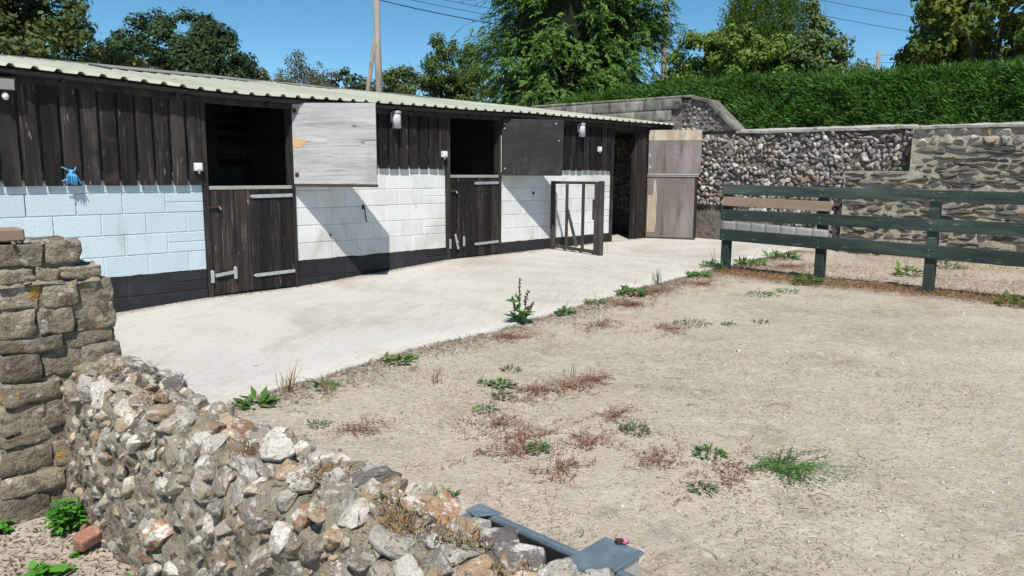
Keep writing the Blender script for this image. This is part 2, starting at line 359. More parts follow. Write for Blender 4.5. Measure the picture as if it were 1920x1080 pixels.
MT['weed'] = leafm('weed_leaf', [(.05, .13, .03), (.09, .19, .045), (.13, .24, .06)])
MT['weed_grey'] = leafm('grey_green_weed', [(.07, .12, .055), (.12, .17, .08), (.17, .2, .09)])
MT['nettle'] = leafm('nettle_leaf', [(.05, .18, .02), (.09, .27, .035), (.13, .33, .05)])
MT['seed'] = pmat('brown_seed_head', (.1, .06, .035), [], .9)

# ---------------------------------------------------------------- mesh helpers
rng = np.random.default_rng(7)
random.seed(7)

def mesh_np(name, V, F, smooth=False):
    me = bpy.data.meshes.new(name)
    V = np.asarray(V, dtype=np.float32)
    F = np.asarray(F, dtype=np.int32)
    n, k = F.shape
    me.vertices.add(len(V))
    me.vertices.foreach_set('co', V.ravel())
    me.loops.add(n*k)
    me.loops.foreach_set('vertex_index', F.ravel())
    me.polygons.add(n)
    me.polygons.foreach_set('loop_start', np.arange(0, n*k, k, dtype=np.int32))
    me.update(calc_edges=True)
    if smooth:
        me.polygons.foreach_set('use_smooth', np.ones(n, dtype=bool))
    return me

def wl(o):
    v = Vector((0, 0, 0))
    while o is not None:
        v += o.location
        o = o.parent
    return v

def link(name, me, mat=None, parent=None, loc=(0, 0, 0), rot=None, scale=None):
    o = bpy.data.objects.new(name, me)
    COL.objects.link(o)
    if mat is not None and me is not None and len(me.materials) == 0:
        me.materials.append(mat)
    elif mat is not None and me is not None and me.materials[0] != mat:
        o.material_slots[0].link = 'OBJECT'
        o.material_slots[0].material = mat
    L = Vector(loc)
    if parent is not None:
        o.parent = parent
        L = L - wl(parent)
    o.location = L
    if rot is not None:
        o.rotation_euler = rot
    if scale is not None:
        o.scale = scale
    return o

def tag(o, label, cat=None, group=None, kind=None):
    if label:
        o['label'] = label
    if cat:
        o['category'] = cat
    if group:
        o['group'] = group
    if kind:
        o['kind'] = kind
    return o

def thing(name, label, cat, loc, group=None):
    o = bpy.data.objects.new(name, None)
    COL.objects.link(o)
    o.location = loc
    o.empty_display_size = .2
    return tag(o, label, cat, group)

class MB:
    def __init__(s):
        s.v, s.f = [], []
    def add(s, vs, fs):
        b = len(s.v)
        s.v += [tuple(p) for p in vs]
        s.f += [tuple(i+b for i in f) for f in fs]
        return s
    def box(s, x0, x1, y0, y1, z0, z1):
        return s.add([(x0, y0, z0), (x1, y0, z0), (x1, y1, z0), (x0, y1, z0), (x0, y0, z1), (x1, y0, z1), (x1, y1, z1), (x0, y1, z1)],
                     [(0, 3, 2, 1), (4, 5, 6, 7), (0, 1, 5, 4), (1, 2, 6, 5), (2, 3, 7, 6), (3, 0, 4, 7)])
    def beam(s, a, b, wd, th, side=Vector((0, 0, 1))):
        """bar from a to b, wd along the side direction, th across"""
        a, b = Vector(a), Vector(b)
        d = (b-a).normalized()
        e2 = d.cross(Vector(side)).normalized()
        e1 = e2.cross(d).normalized()
        vs = []
        for p in (a, b):
            for i, j in ((-1, -1), (1, -1), (1, 1), (-1, 1)):
                vs.append(p+e1*i*wd/2+e2*j*th/2)
        return s.add(vs, [(3, 2, 1, 0), (4, 5, 6, 7), (0, 1, 5, 4), (1, 2, 6, 5), (2, 3, 7, 6), (3, 0, 4, 7)])
    def tube(s, pts, r, n=8, cap=True):
        pts = [Vector(p) for p in pts]
        rs = r if isinstance(r, (list, tuple)) else [r]*len(pts)
        b = len(s.v)
        ref = None
        for i, p in enumerate(pts):
            d = (pts[min(i+1, len(pts)-1)]-pts[max(i-1, 0)]).normalized()
            if ref is None:
                ref = Vector((0, 0, 1)) if abs(d.z) < .9 else Vector((1, 0, 0))
            e1 = d.cross(ref).normalized()
            e2 = d.cross(e1)
            ref = e1.cross(d)
            for k in range(n):
                a = 2*math.pi*k/n
                s.v.append(tuple(p+(e1*math.cos(a)+e2*math.sin(a))*rs[i]))
        for i in range(len(pts)-1):
            for k in range(n):
                k2 = (k+1) % n
                s.f.append((b+i*n+k, b+i*n+k2, b+(i+1)*n+k2, b+(i+1)*n+k))
        if cap:
            s.f.append(tuple(b+k for k in range(n-1, -1, -1)))
            s.f.append(tuple(b+(len(pts)-1)*n+k for k in range(n)))
        return s
    def prism(s, poly, axis, a, b):
        """polygon in the two other axes, extruded along axis from a to b"""
        n = len(poly)
        def P(q, t):
            return {'x': (t, q[0], q[1]), 'y': (q[0], t, q[1]), 'z': (q[0], q[1], t)}[axis]
        return s.add([P(q, a) for q in poly]+[P(q, b) for q in poly],
                     [tuple(range(n-1, -1, -1)), tuple(range(n, 2*n))]+[(i, (i+1) % n, n+(i+1) % n, n+i) for i in range(n)])
    def build(s, name, mat, parent=None, bevel=0, smooth=False, local=False, loc=None, rot=None, seg=1):
        o0 = Vector((0, 0, 0))
        if loc is not None:
            o0 = Vector(loc)
        elif parent is not None:
            o0 = wl(parent)
        me = bpy.data.meshes.new(name)
        V = s.v if local else [(p[0]-o0.x, p[1]-o0.y, p[2]-o0.z) for p in s.v]
        me.from_pydata(V, [], s.f)
        bm = bmesh.new()
        bm.from_mesh(me)
        bmesh.ops.recalc_face_normals(bm, faces=bm.faces)
        if bevel:
            bmesh.ops.bevel(bm, geom=[e for e in bm.edges if len(e.link_faces) == 2 and e.calc_face_angle(0) > .6], offset=bevel, segments=seg, profile=.6, affect='EDGES')
        bm.to_mesh(me)
        bm.free()
        if smooth:
            me.polygons.foreach_set('use_smooth', np.ones(len(me.polygons), dtype=bool))
        return link(name, me, mat, parent, o0, rot)

_cb = {}
def cham(sx, sy, sz, b, mat, rough=0, var=0):
    """cached chamfered block centred on its origin"""
    key = (round(sx, 3), round(sy, 3), round(sz, 3), b, mat.name, rough, var)
    if key in _cb:
        return _cb[key]
    bm = bmesh.new()
    bmesh.ops.create_cube(bm, size=1)
    for v in bm.verts:
        v.co = Vector((v.co.x*sx, v.co.y*sy, v.co.z*sz))
    bmesh.ops.bevel(bm, geom=bm.edges[:], offset=b, segments=1, affect='EDGES')
    if rough:
        bmesh.ops.subdivide_edges(bm, edges=[e for e in bm.edges if e.calc_length() > .04], cuts=3, use_grid_fill=True)
        off = Vector((var*7.3, var*3.1, var*1.7))
        for v in bm.verts:
            p = v.co*14+off
            v.co += Vector((noise.noise(p), noise.noise(p+Vector((31, 0, 0))), noise.noise(p+Vector((0, 47, 0)))))*rough
            p = v.co*45+off
            v.co += Vector((noise.noise(p), noise.noise(p+Vector((31, 0, 0))), noise.noise(p+Vector((0, 47, 0)))))*rough*.45
    me = bpy.data.meshes.new('block')
    bm.to_mesh(me)
    bm.free()
    me.materials.append(mat)
    if rough:
        me.polygons.foreach_set('use_smooth', np.ones(len(me.polygons), dtype=bool))
    _cb[key] = me
    return me

def stone_mesh(seed, sub=3, cuts=7, amp=.22, smooth=True, dlo=.46, dhi=.85):
    bm = bmesh.new()
    bmesh.ops.create_icosphere(bm, subdivisions=sub, radius=1)
    rr = random.Random(seed)
    pl = []
    for i in range(cuts):
        n = Vector((rr.gauss(0, 1), rr.gauss(0, 1), rr.gauss(0, 1))).normalized()
        pl.append((n, rr.uniform(dlo, dhi)))
    off = Vector((seed*5.1, seed*2.3, seed*9.7))
    for v in bm.verts:
        p = v.co.copy()
        p *= 1+amp*noise.noise(p*1.1+off)*1.6
        for n, d in pl:
            t = p.dot(n)
            if t > d:
                p -= n*(t-d)*.97
        p *= 1+.09*noise.noise(p*3.2+off)+.05*noise.noise(p*8+off)
        v.co = p
    me = bpy.data.meshes.new('stone')
    bm.to_mesh(me)
    bm.free()
    if smooth:
        me.polygons.foreach_set('use_smooth', np.ones(len(me.polygons), dtype=bool))
    return me

def rotz(v, a):
    return Vector((v[0]*math.cos(a)-v[1]*math.sin(a), v[0]*math.sin(a)+v[1]*math.cos(a), v[2]))

def leaves(name, P, D, N, L, W, mat, parent, bend=.15):
    """one quad-ish leaf (diamond of 4) per point: D tip direction, N facing, L length, W width"""
    P = np.asarray(P, float)
    n = len(P)
    D = np.asarray(D, float)
    D = D/np.linalg.norm(D, axis=1, keepdims=True)
    S = np.cross(D, N)
    S = S/np.maximum(np.linalg.norm(S, axis=1, keepdims=True), 1e-6)
    U = np.cross(S, D)
    L = np.broadcast_to(np.asarray(L, float), (n,))[:, None]
    W = np.broadcast_to(np.asarray(W, float), (n,))[:, None]
    v0 = P
    v1 = P+D*L*.45+S*W*.5-U*L*bend*.3
    v2 = P+D*L-U*L*bend
    v3 = P+D*L*.45-S*W*.5-U*L*bend*.3
    V = np.stack([v0, v1, v2, v3], 1).reshape(-1, 3)
    if parent is not None:
        V = V-np.array(wl(parent))
    F = np.arange(n*4).reshape(n, 4)
    me = mesh_np(name, V, F)
    return link(name, me, mat, parent, wl(parent) if parent is not None else (0, 0, 0))

def unit(n, r=None):
    r = r or rng
    a = r.normal(size=(n, 3))
    return a/np.linalg.norm(a, axis=1, keepdims=True)

# ---------------------------------------------------------------- ground levels
GX = ([-40, -6, -1.04, 0, 1.15, 3.7, 4.9, 8, 12, 60], [-.05, -.05, -.05, 0, 0, .147, .15, .17, .2, .25])
def gz(x, y):
    return np.interp(x, *GX)*(1+.04*np.minimum(0, np.maximum(y, -12)))

def ground_sheet():
    def axis(lo, hi, step, far):
        a = list(np.arange(lo, hi+1e-6, step))
        o = 1.0
        left, right = lo, hi
        pre, post = [], []
        while left > -far:
            left -= o
            right += o
            pre.append(left)
            post.append(right)
            o *= 1.6
        return np.array(pre[::-1]+a+post)
    xs = axis(-4.5, 10, .07, 500)
    ys = axis(-9.5, 0.5, .07, 500)
    X, Y = np.meshgrid(xs, ys, indexing='ij')
    Z = gz(X, Y)-.03
    fine = (X > -4.6) & (X < 10.1) & (Y > -9.6) & (Y < .6)
    it = np.nonzero(fine)
    for i, j in zip(*it):
        p = Vector((X[i, j], Y[i, j], 0))
        Z[i, j] += .012*noise.noise(p*1.7)+.006*noise.noise(p*6)
    V = np.stack([X, Y, Z], -1).reshape(-1, 3)
    ny = len(ys)
    I = np.arange(len(xs)-1)[:, None]*ny+np.arange(ny-1)[None, :]
    I = I.ravel()
    F = np.stack([I, I+ny, I+ny+1, I+1], 1)
    o = link('ground', mesh_np('ground', V, F, True), MT['dirt'])
    o['kind'] = 'structure'
ground_sheet()

def edge_y(x):        # outer edge of the concrete yard
    return np.interp(x, [-8, -1.64, -.27, 1.73, 3.4, 5.85, 9.75], [-4.3, -3.88, -3.66, -3.57, -3.53, -3.28, -3.04])

def yard():
    xs = np.arange(-7, 9.8001, .1)
    V, F = [], []
    ts = np.linspace(0, 1, 12)
    for x in xs:
        e = edge_y(x)+.05*noise.noise(Vector((x*1.3, 3, 0)))+.03*noise.noise(Vector((x*5, 7, 0)))
        for t in ts:
            y = .0+(e-.0)*t
            V.append((x, y, float(gz(x, y))))
        V.append((x, e-.012, float(gz(x, e))-.02))
        V.append((x, e-.02, float(gz(x, e))-.14))
    m = len(ts)+2
    for i in range(len(xs)-1):
        for j in range(m-1):
            a = i*m+j
            F.append((a, a+1, a+m+1, a+m))
    o = link('concrete_yard', mesh_np('concrete_yard', V, F), MT['concrete'])
    o['kind'] = 'structure'
yard()

# ---------------------------------------------------------------- the stable block
stable = thing('stable_block', 'long low stable with black boards over pale painted blockwork and a green sheet roof', 'stable', (3.5, 0, 0))
EZX = ([-4.2, -1.8, -1.0, 0, .54, 1.2, 2.4, 4, 5.4, 8, 9.9], [2.47, 2.42, 2.395, 2.355, 2.345, 2.355, 2.38, 2.395, 2.42, 2.43, 2.44])
def ez(x):
    return float(np.interp(x, *EZX))
EAVE, RIDGE = -.19, 4.0
def rz(x, y):
    t = (y-EAVE)/(RIDGE-EAVE)
    return ez(x)*(1-t)+3.0*t

def wall_section(x0, x1, base, top, paint, left_half, name):
    part = MB().box(x0+.004, x1-.004, .008, .1, base-.3, top).build(name, paint, stable)
    k = 0
    z1 = 1.23
    rows = [(1.23+.225*i, 1.23+.225*(i+1), True) for i in range(int((top-1.23)/.225)+1)]
    rows = [(a, min(b, top+.02)) for a, b, _ in rows if a < top-.03]
    z = 1.23
    lows = []
    while z > base-.05:
        lows.append((z-.225, z))
        z -= .225
    for i, (a, b) in enumerate(lows+rows):
        odd = (i % 2) if i < len(lows) else ((i-len(lows)) % 2)^1
        pm = MT['black_paint'] if b < .34 else paint
        edge = .20 if odd else .43
        cuts = [x1, x1-edge]
        while cuts[-1] > x0+.12:
            nx = cuts[-1]-.45
            if nx < x0+.08:
                nx = x0
            cuts.append(nx)
        if cuts[-1] > x0:
            cuts[-1] = x0
        for j in range(len(cuts)-1):
            xa, xb = cuts[j+1], cuts[j]
            hs = [(a, b)]
            if j == 0 and not odd and b-a > .2 and i < len(lows):
                hs = [(a, (a+b)/2), ((a+b)/2, b)]
            for (h0, h1) in hs:
                me = cham(xb-xa-.008, .05, h1-h0-.008, .005, pm)
                dy = random.uniform(-.0025, .0025)
                link('block', me, None, part, ((xa+xb)/2, .025+dy, (h0+h1)/2), (0, 0, random.uniform(-.003, .003)))
    if base < .33:
        MB().box(x0+.003, x1-.003, .005, .09, base-.3, .326).build('plinth_joint', MT['black_paint'], part)
    return part
wall_section(-4.0, 0, -.06, 1.46, MT['blue_paint'], True, 'blue_block_wall')
wall_section(1.175, 3.71, .0, 1.60, MT['white_paint'], True, 'white_block_wall')
wall_section(4.886, 7.865, .14, 1.60, MT['white_paint'], True, 'white_block_wall')

def cladding(x0, x1, z0, name='cladding', pitch=.18, wd=.150):
    part = MB().box(x0, x1, -.018, -.001, z0+.05, z0+.15).box(x0, x1, -.018, -.001, 2.2, 2.3).build(name, MT['board'], stable)
    MB().box(x0, x1, .085, .1, z0+.1, 2.36).build('lining', MT['dark_inside'], part)
    x = x1-wd-.004
    i = 0
    while x > x0-.1:
        xa = max(x, x0+.003)
        wv = x+wd-xa
        if wv > .03:
            me = cham(round(wv, 2), .022, 2.355-z0, .003, MT['board'])
            dz = random.uniform(-.006, .006)
            link('board', me, None, part, (xa+wv/2+random.uniform(-.004, .004), -.032+random.uniform(-.003, .002), (z0+2.355)/2+dz), (0, random.uniform(-.006, .006), 0))
        x -= pitch
    return part
gap_me = MT['black_plastic']
for (xx, z0, z1) in ((-1.78, 1.02, 1.225), (-1.335, 1.03, 1.19), (-.887, 1.03, 1.20), (-1.555, .80, .98), (-.437, 1.06, 1.15)):
    q = [(xx+.003*math.sin(k*2.1+xx*9), z0+(z1-z0)*k/6) for k in range(7)]
    poly = [(a-.003, b) for a, b in q]+[(a+.0025, b) for a, b in q[::-1]]
    MB().prism(poly, 'y', .003, .0075).build('open_joint', gap_me, stable)
cladding(-4.0, -.0, 1.31)
cladding(1.20, 3.70, 1.51)
cladding(4.91, 7.86, 1.51)

def sheet(xa, xb, y0, y1, dz=0):
    prof = []
    x = xa
    while x < xb-.01:
        for dx, h in ((0, 0), (.115, 0), (.138, .030), (.172, .030), (.195, 0)):
            if x+dx <= xb+1e-6:
                prof.append((x+dx, h))
        x += .2
    prof.append((xb, 0))
    ys = np.linspace(y0, y1, 8)
    V, F = [], []
    for lay in (0, 1):
        for (x_, h) in prof:
            for y in ys:
                V.append((x_, y, rz(x_, y)+h+dz-.004*lay))
    m = len(ys)
    n0 = len(prof)*m
    for i in range(len(prof)-1):
        for j in range(m-1):
            a = i*m+j
            F.append((a, a+m, a+m+1, a+1))
            F.append((n0+a+1, n0+a+m+1, n0+a+m, n0+a))
        a = i*m
        F.append((a, n0+a, n0+a+m, a+m))
    return V, F
roof = MB().beam((-4.2, 4.02, 3.018), (9.78, 4.02, 3.018), .03, .16, (0, 0, 1)).build('roof', MT['grey_felt'], stable)
x = -4.2
k = 0
while x < 9.7:
    xb = min(x+1.0, 9.78)
    V, F = sheet(x, xb+.02, EAVE-random.uniform(0, .012), RIDGE, .003*(k % 2))
    me = mesh_np('roof_sheet', np.array(V)-np.array(wl(roof)), F)
    link('roof_sheet', me, MT['roof'], roof, wl(roof))
    x += 1.0
    k += 1
for (xa, xb, ya, yb) in ((.1, 2.3, 2.9, 3.85), (3.1, 3.9, 3.0, 3.8), (5.6, 6.5, 3.2, 3.85)):
    mb = MB()
    ps = [(xa, ya), (xb, ya), (xb, yb), (xa, yb)]
    mb.add([(a, b, rz(a, b)+.036) for a, b in ps]+[(a, b, rz(a, b)+.05) for a, b in ps], [(3, 2, 1, 0), (4, 5, 6, 7), (0, 1, 5, 4), (1, 2, 6, 5), (2, 3, 7, 6), (3, 0, 4, 7)])
    mb.build('felt_strip', MT['grey_felt'], roof)
# gutter under the eave, fascia behind it
mb = MB()
gp = []
for xx in np.arange(-4.2, 9.75, .5):
    gp.append(xx)
gp.append(9.72)
ring = [(math.cos(a), math.sin(a)) for a in np.linspace(math.pi, 2*math.pi, 9)]
V, F = [], []
for xx in gp:
    zc = ez(xx)-.022
    for c, s_ in ring:
        V.append((xx, -.125+.05*c, zc+.05*s_))
    for c, s_ in ring[::-1]:
        V.append((xx, -.125+.046*c, zc+.046*s_))
m = 18
for i in range(len(gp)-1):
    for j in range(m):
        a, b = i*m+j, i*m+(j+1) % m
        F.append((a, b, b+m, a+m))
mb.add(V, F)
mb.build('gutter', MT['gutter'], stable, smooth=False)
mb = MB()
for i in range(len(gp)-1):
    a, b = gp[i], gp[i+1]
    mb.add([(a, -.062, ez(a)-.13), (b, -.062, ez(b)-.13), (b, -.045, ez(b)-.13), (a, -.045, ez(a)-.13), (a, -.062, ez(a)+.01), (b, -.062, ez(b)+.01), (b, -.045, ez(b)+.01), (a, -.045, ez(a)+.01)],
           [(0, 3, 2, 1), (4, 5, 6, 7), (0, 1, 5, 4), (2, 3, 7, 6)])
mb.build('fascia', MT['frame_wood'], stable)
for xx in np.arange(-3.6, 9.6, 1.1):
    MB().box(xx-.012, xx+.012, -.178, -.06, ez(xx)-.085, ez(xx)-.073).build('gutter_bracket', MT['gutter'], stable)
# inside: floors, back wall, partitions, end lining
for a, b, z in ((-4.0, 2.5, -.012), (2.5, 6.3, .13), (6.3, 9.75, .158)):
    MB().box(a, b, .02, 3.9, z-.2, z).build('floor', MT['concrete'], stable)
MB().box(-4.0, 9.75, 3.8, 3.95, -.2, 2.95).build('back_wall', MT['dark_inside'], stable)
for xx in (-4.05, 2.5, 6.3):
    MB().prism([(.1, -.2), (3.8, -.2), (3.8, 2.9), (.1, 2.33)], 'x', xx, xx+.1).build('partition', MT['dark_inside'], stable)
for i in range(5):   # hay rack boards glimpsed on the back wall of the first box
    MB().box(1.95, 3.1 if i % 2 else 3.0, 3.60, 3.63, 1.55+i*.19, 1.66+i*.19).build('rack_board', MT['brown_board'] if i == 1 else MT['frame_wood'], stable)
for i in range(9):
    MB().box(5.4+i*.12, 5.44+i*.12, 3.72, 3.76, 1.95, 2.35).build('vent_slat', MT['frame_wood'], stable)
for xx in np.arange(-3.5, 9.7, 1.2):
    MB().add([(xx-.03, .1, rz(xx, .1)-.16), (xx+.03, .1, rz(xx, .1)-.16), (xx+.03, 3.8, rz(xx, 3.8)-.16), (xx-.03, 3.8, rz(xx, 3.8)-.16),
              (xx-.03, .1, rz(xx, .1)-.02), (xx+.03, .1, rz(xx, .1)-.02), (xx+.03, 3.8, rz(xx, 3.8)-.02), (xx-.03, 3.8, rz(xx, 3.8)-.02)],
             [(0, 3, 2, 1), (4, 5, 6, 7), (0, 1, 5, 4), (1, 2, 6, 5), (2, 3, 7, 6), (3, 0, 4, 7)]).build('rafter', MT['frame_wood'], stable)

def frame(x0, x1, zb, jw=.058, zt=2.285):
    f = MB().box(x0, x1, -.03, .07, zt, 2.36).build('door_frame', MT['frame_wood'], stable, .004)
    for a, b in ((x0+.002, x0+jw), (x1-jw*.75, x1-.002)):
        MB().box(a, b, -.034, .09, zb, zt-.002).build('jamb', MT['frame_wood'], f, .005)
    # rebate strip behind the jambs
    for a, b in ((x0+jw-.01, x0+jw+.02), (x1-jw*.75-.02, x1-jw*.75+.01)):
        MB().box(a, b, .03, .075, zb+.02, zt-.004).build('door_stop', MT['frame_wood'], f)
frame(0, 1.175, -.01)
frame(3.71, 4.886, .14, .07, 2.30)
f3 = MB().box(7.865, 9.02, -.03, .07, 2.26, 2.36).build('door_frame', MT['frame_wood'], stable, .004)
for a, b, y0 in ((7.87, 7.93, -.034), (8.66, 8.71, -.02), (8.72, 8.83, -.05), (8.84, 8.99, -.06)):
    MB().box(a, b, y0, .09, .16, 2.258).build('jamb', MT['frame_wood'], f3, .006)
MB().box(9.0, 9.75, .0, .05, .1, 2.36).build('end_panel', MT['board'], stable)
for i in range(4):
    MB().box(9.01+i*.185, 9.175+i*.185, -.025, -.002, .2, 2.35).build('board', MT['board'], stable.children[-1], .003)

def strap(part, xa, xb, z, y=-.03, tilt=0.):
    wd = .042
    m = MB()
    m.prism([(xa+.03, z-wd/2), (xb, z-wd/2+tilt), (xb, z+wd/2+tilt), (xa+.03, z+wd/2), (xa, z)], 'y', y-.006, y)
    s = m.build('hinge_strap', MT['galv'], part, .0012)
    b = MB()
    for t in (.08, .3, .55, .78, .92):
        xx = xa+(xb-xa)*t
        zz = z+tilt*t
        b.tube([(xx, y-.006, zz), (xx, y-.012, zz)], .009, 8)
    b.build('bolt_heads', MT['galv'], part)
    MB().tube([(xb+.012, y-.004, z-.05+tilt), (xb+.012, y-.004, z+.05+tilt)], .013, 10).build('hinge_pin', MT['galv'], part)

def lower_door(x0, x1, z0, z1, n, kick_open):
    part = MB().box(x0+.01, x1-.01, .022, .045, z0+.1, z0+.22).box(x0+.01, x1-.01, .022, .045, z1-.22, z1-.1).build('lower_door', MT['frame_wood'], stable)
    pw = (x1-x0)/n
    for i in range(n):
        me = cham(round(pw-.007, 3), .026, z1-z0-.002, .003, MT['board'])
        link('plank', me, None, part, (x0+pw*(i+.5), .006+random.uniform(-.002, .002), (z0+z1)/2+random.uniform(-.004, .004)), (0, random.uniform(-.003, .003), 0))
    MB().box(x0-.004, x1+.004, -.016, .05, z1, z1+.042).build('top_strip', MT['strip'], part, .004)
    strap(part, x0+.50, x1+.02, z1-.085, -.0165, .006)
    strap(part, x0+.50, x1+.02, z0+.185, -.0165, .01)
    # small sliding bolt near the top
    zb = z1-.2
    MB().tube([(x0-.03, -.03, zb), (x0+.13, -.03, zb-.004)], .008, 8).build('bolt', MT['rust'], part)
    MB().box(x0+.02, x0+.12, -.024, -.0085, zb-.022, zb+.022).build('bolt_plate', MT['rust'], part)
    MB().tube([(x0+.11, -.03, zb), (x0+.115, -.055, zb-.03)], .007, 6).build('bolt_knob', MT['galv'], part)
    # kick-over latch
    zk = z0+.235
    if not kick_open:
        MB().beam((x0+.015, -.034, zk-.005), (x0+.28, -.034, zk+.022), .04, .008, (0, 0, 1)).build('kick_latch', MT['galv'], part, .0015)
    else:
        MB().beam((x0+.085, -.034, zk+.13), (x0+.15, -.034, zk-.10), .04, .008, (1, 0, 0)).build('kick_latch', MT['galv'], part, .0015)
    for xx, dz in ((x0-.022, -.01), (x0+.262, .012)):
        MB().prism([(xx-.021, zk-.075+dz), (xx+.021, zk-.075+dz), (xx+.021, zk+.06+dz), (xx, zk+.078+dz), (xx-.021, zk+.06+dz)], 'y', -.045, -.037).build('latch_keeper', MT['galv'], part, .002)
    MB().tube([(x0+.13, -.03, zk+.008), (x0+.13, -.05, zk+.008)], .018, 10).build('latch_pivot', MT['galv'], part)
lower_door(.064, 1.128, .02, 1.25, 7, False)
lower_door(3.785, 4.83, .165, 1.385, 7, True)

def leaf_door(name, label, hinge, ang, wd, z0, z1, mat, th=.022, clip=False):
    """an open leaf: local x runs from the hinge, local -y is the face towards the yard"""
    poly = [(0, 0), (wd, 0), (wd, z1-z0), (0, z1-z0)]
    if clip:
        h = z1-z0
        poly = [(0, .02), (.03, 0), (wd-.02, 0), (wd-.0, .02), (wd+.02, h), (.05, h), (0, h-.06)]
    m = MB().prism(poly, 'y', -th/2, th/2)
    me_o = m.build(name, mat, None, .003, local=True, loc=(hinge[0], hinge[1], z0), rot=(0, 0, R(ang)))
    me_o.parent = stable
    me_o.location = Vector((hinge[0], hinge[1], z0))-wl(stable)
    if label:
        me_o['label'] = label
    return me_o
def on_leaf(door, m, name, mat, bevel=0):
    o = m.build(name, mat, None, bevel, local=True, loc=(0, 0, 0))
    o.parent = door
    o.location = (0, 0, 0)
    return o
d1 = leaf_door('upper_door', 'bare grey plywood upper door with a torn orange patch', (1.151, -.045), -50, 1.05, 1.312, 2.30, MT['grey_ply'])
on_leaf(d1, MB().box(0, 1.055, -.016, .03, -.034, -.001), 'bottom_rail', MT['ply_edge'], .003)
on_leaf(d1, MB().box(0.01, 1.04, .012, .035, .80, .9).box(.01, 1.04, .012, .035, .06, .16), 'ledge', MT['frame_wood'])
on_leaf(d1, MB().prism([(.002, .46), (.05, .44), (.09, .452), (.14, .47), (.115, .48), (.23, .492), (.15, .505), (.24, .535), (.12, .545), (.002, .565)], 'y', -.0145, -.0108), 'torn_patch', MT['torn_ply'])
for xx, zz in ((.035, .895), (.04, .115)):
    on_leaf(d1, MB().box(xx-.022, xx+.026, -.019, -.011, zz-.026, zz+.026), 'hinge_plate', MT['rust'], .002)
    on_leaf(d1, MB().tube([(xx, -.019, zz), (xx, -.03, zz)], .011, 8), 'coach_bolt', MT['rust'])
d2 = leaf_door('upper_door', 'black painted plywood upper door with a clipped corner', (4.862, -.05), -32, 1.02, 1.432, 2.315, MT['black_ply'], .022, True)
on_leaf(d2, MB().box(0.02, 1.0, -.015, .028, -.012, -.001), 'bottom_rail', MT['ply_edge'], .002)
on_leaf(d2, MB().box(0.01, 1.0, .012, .035, .66, .76).box(.01, 1.0, .012, .035, .08, .18), 'ledge', MT['frame_wood'])
for xx, zz in ((.05, .80), (.045, .73), (.05, .1), (.9, .82), (.95, .55)):
    on_leaf(d2, MB().tube([(xx, -.011, zz), (xx, -.021, zz)], .013, 8), 'coach_bolt', MT['galv'])
MB().box(4.862, 4.893, -.041, -.0345, 1.47, 2.05).build('white_strip', MT['white_plastic'], stable, .002)
d3 = leaf_door('lower_door', 'weathered brown plywood lower door with a peeled strip', (9.0, -.085), -65, .97, .205, 1.42, MT['brown_ply'])
on_leaf(d3, MB().box(0.0, .97, -.02, .03, -.03, -.001), 'bottom_rail', MT['ply_edge'], .003)
on_leaf(d3, MB().box(.93, .985, -.016, .03, 0.0, 1.2), 'edge_rail', MT['frame_wood'], .003)
on_leaf(d3, MB().prism([(.17, .1), (.2, .3), (.19, .55), (.205, .75), (.19, .95), (.175, 1.1), (.15, 1.16), (.13, 1.12), (.13, .85), (.03, .83), (.02, .1)], 'y', -.0145, -.0108), 'peeled_strip', MT['peeled_ply'])
on_leaf(d3, MB().box(-.01, .99, -.03, .03, 1.2, 1.222), 'top_strip', MT['strip'], .002)
d4 = leaf_door('upper_door', 'mauve brown plywood upper door with a pale bare band on top', (9.0, -.09), -61, 1.02, 1.452, 2.315, MT['brown_ply'])
on_leaf(d4, MB().box(.003, 1.017, -.0155, -.0112, .66, .86), 'bare_band', MT['peeled_ply'])
on_leaf(d4, MB().box(.0, 1.0, -.03, .012, -.015, .012), 'bottom_lip', MT['strip'], .002)
for i in range(8):
    xx = .3+i*.075
    on_leaf(d4, MB().tube([(xx, -.011, .43+.01*(i % 2)), (xx, -.016, .43+.01*(i % 2))], .007, 6), 'nail_head', MT['white_plastic'])
for xx, zz in ((.05, .78), (.03, .37), (.04, .14)):
    on_leaf(d4, MB().box(xx-.02, xx+.02, -.018, -.0112, zz-.03, zz+.03), 'hinge_plate', MT['galv'], .002)
for zz in (.12, 1.0):
    on_leaf(d3, MB().tube([(.0, -.02, zz-.05), (.0, -.02, zz+.05)], .014, 8), 'hinge_pin', MT['rust'])
# wall hook and small fixings on the white wall
hk = MB().tube([(2.21, -.004, .99), (2.21, -.035, .98), (2.225, -.032, .86), (2.24, -.03, .80), (2.235, -.05, .79)], .008, 6).box(2.19, 2.23, -.006, .0, .96, 1.02).build('iron_wall_hook', MT['rust'])
tag(hk, 'long rusty iron hook hanging on the white blocks below the grey door', 'hook')
tg = MB().box(1.66, 1.685, -.012, .002, .63, .65).tube([(1.672, -.01, .64), (1.672, -.028, .64)], .01, 8).build('wall_stud', MT['rust'])
tag(tg, 'small rusty stud in the white wall within the grey door shadow', 'stud')
tg = MB().box(5.66, 5.69, -.012, .002, 1.11, 1.15).tube([(5.675, -.012, 1.13), (5.675, -.03, 1.12)], .012, 8).build('wall_stud', MT['rust'])
tag(tg, 'small dark stud in the white wall below the black upper door', 'stud')

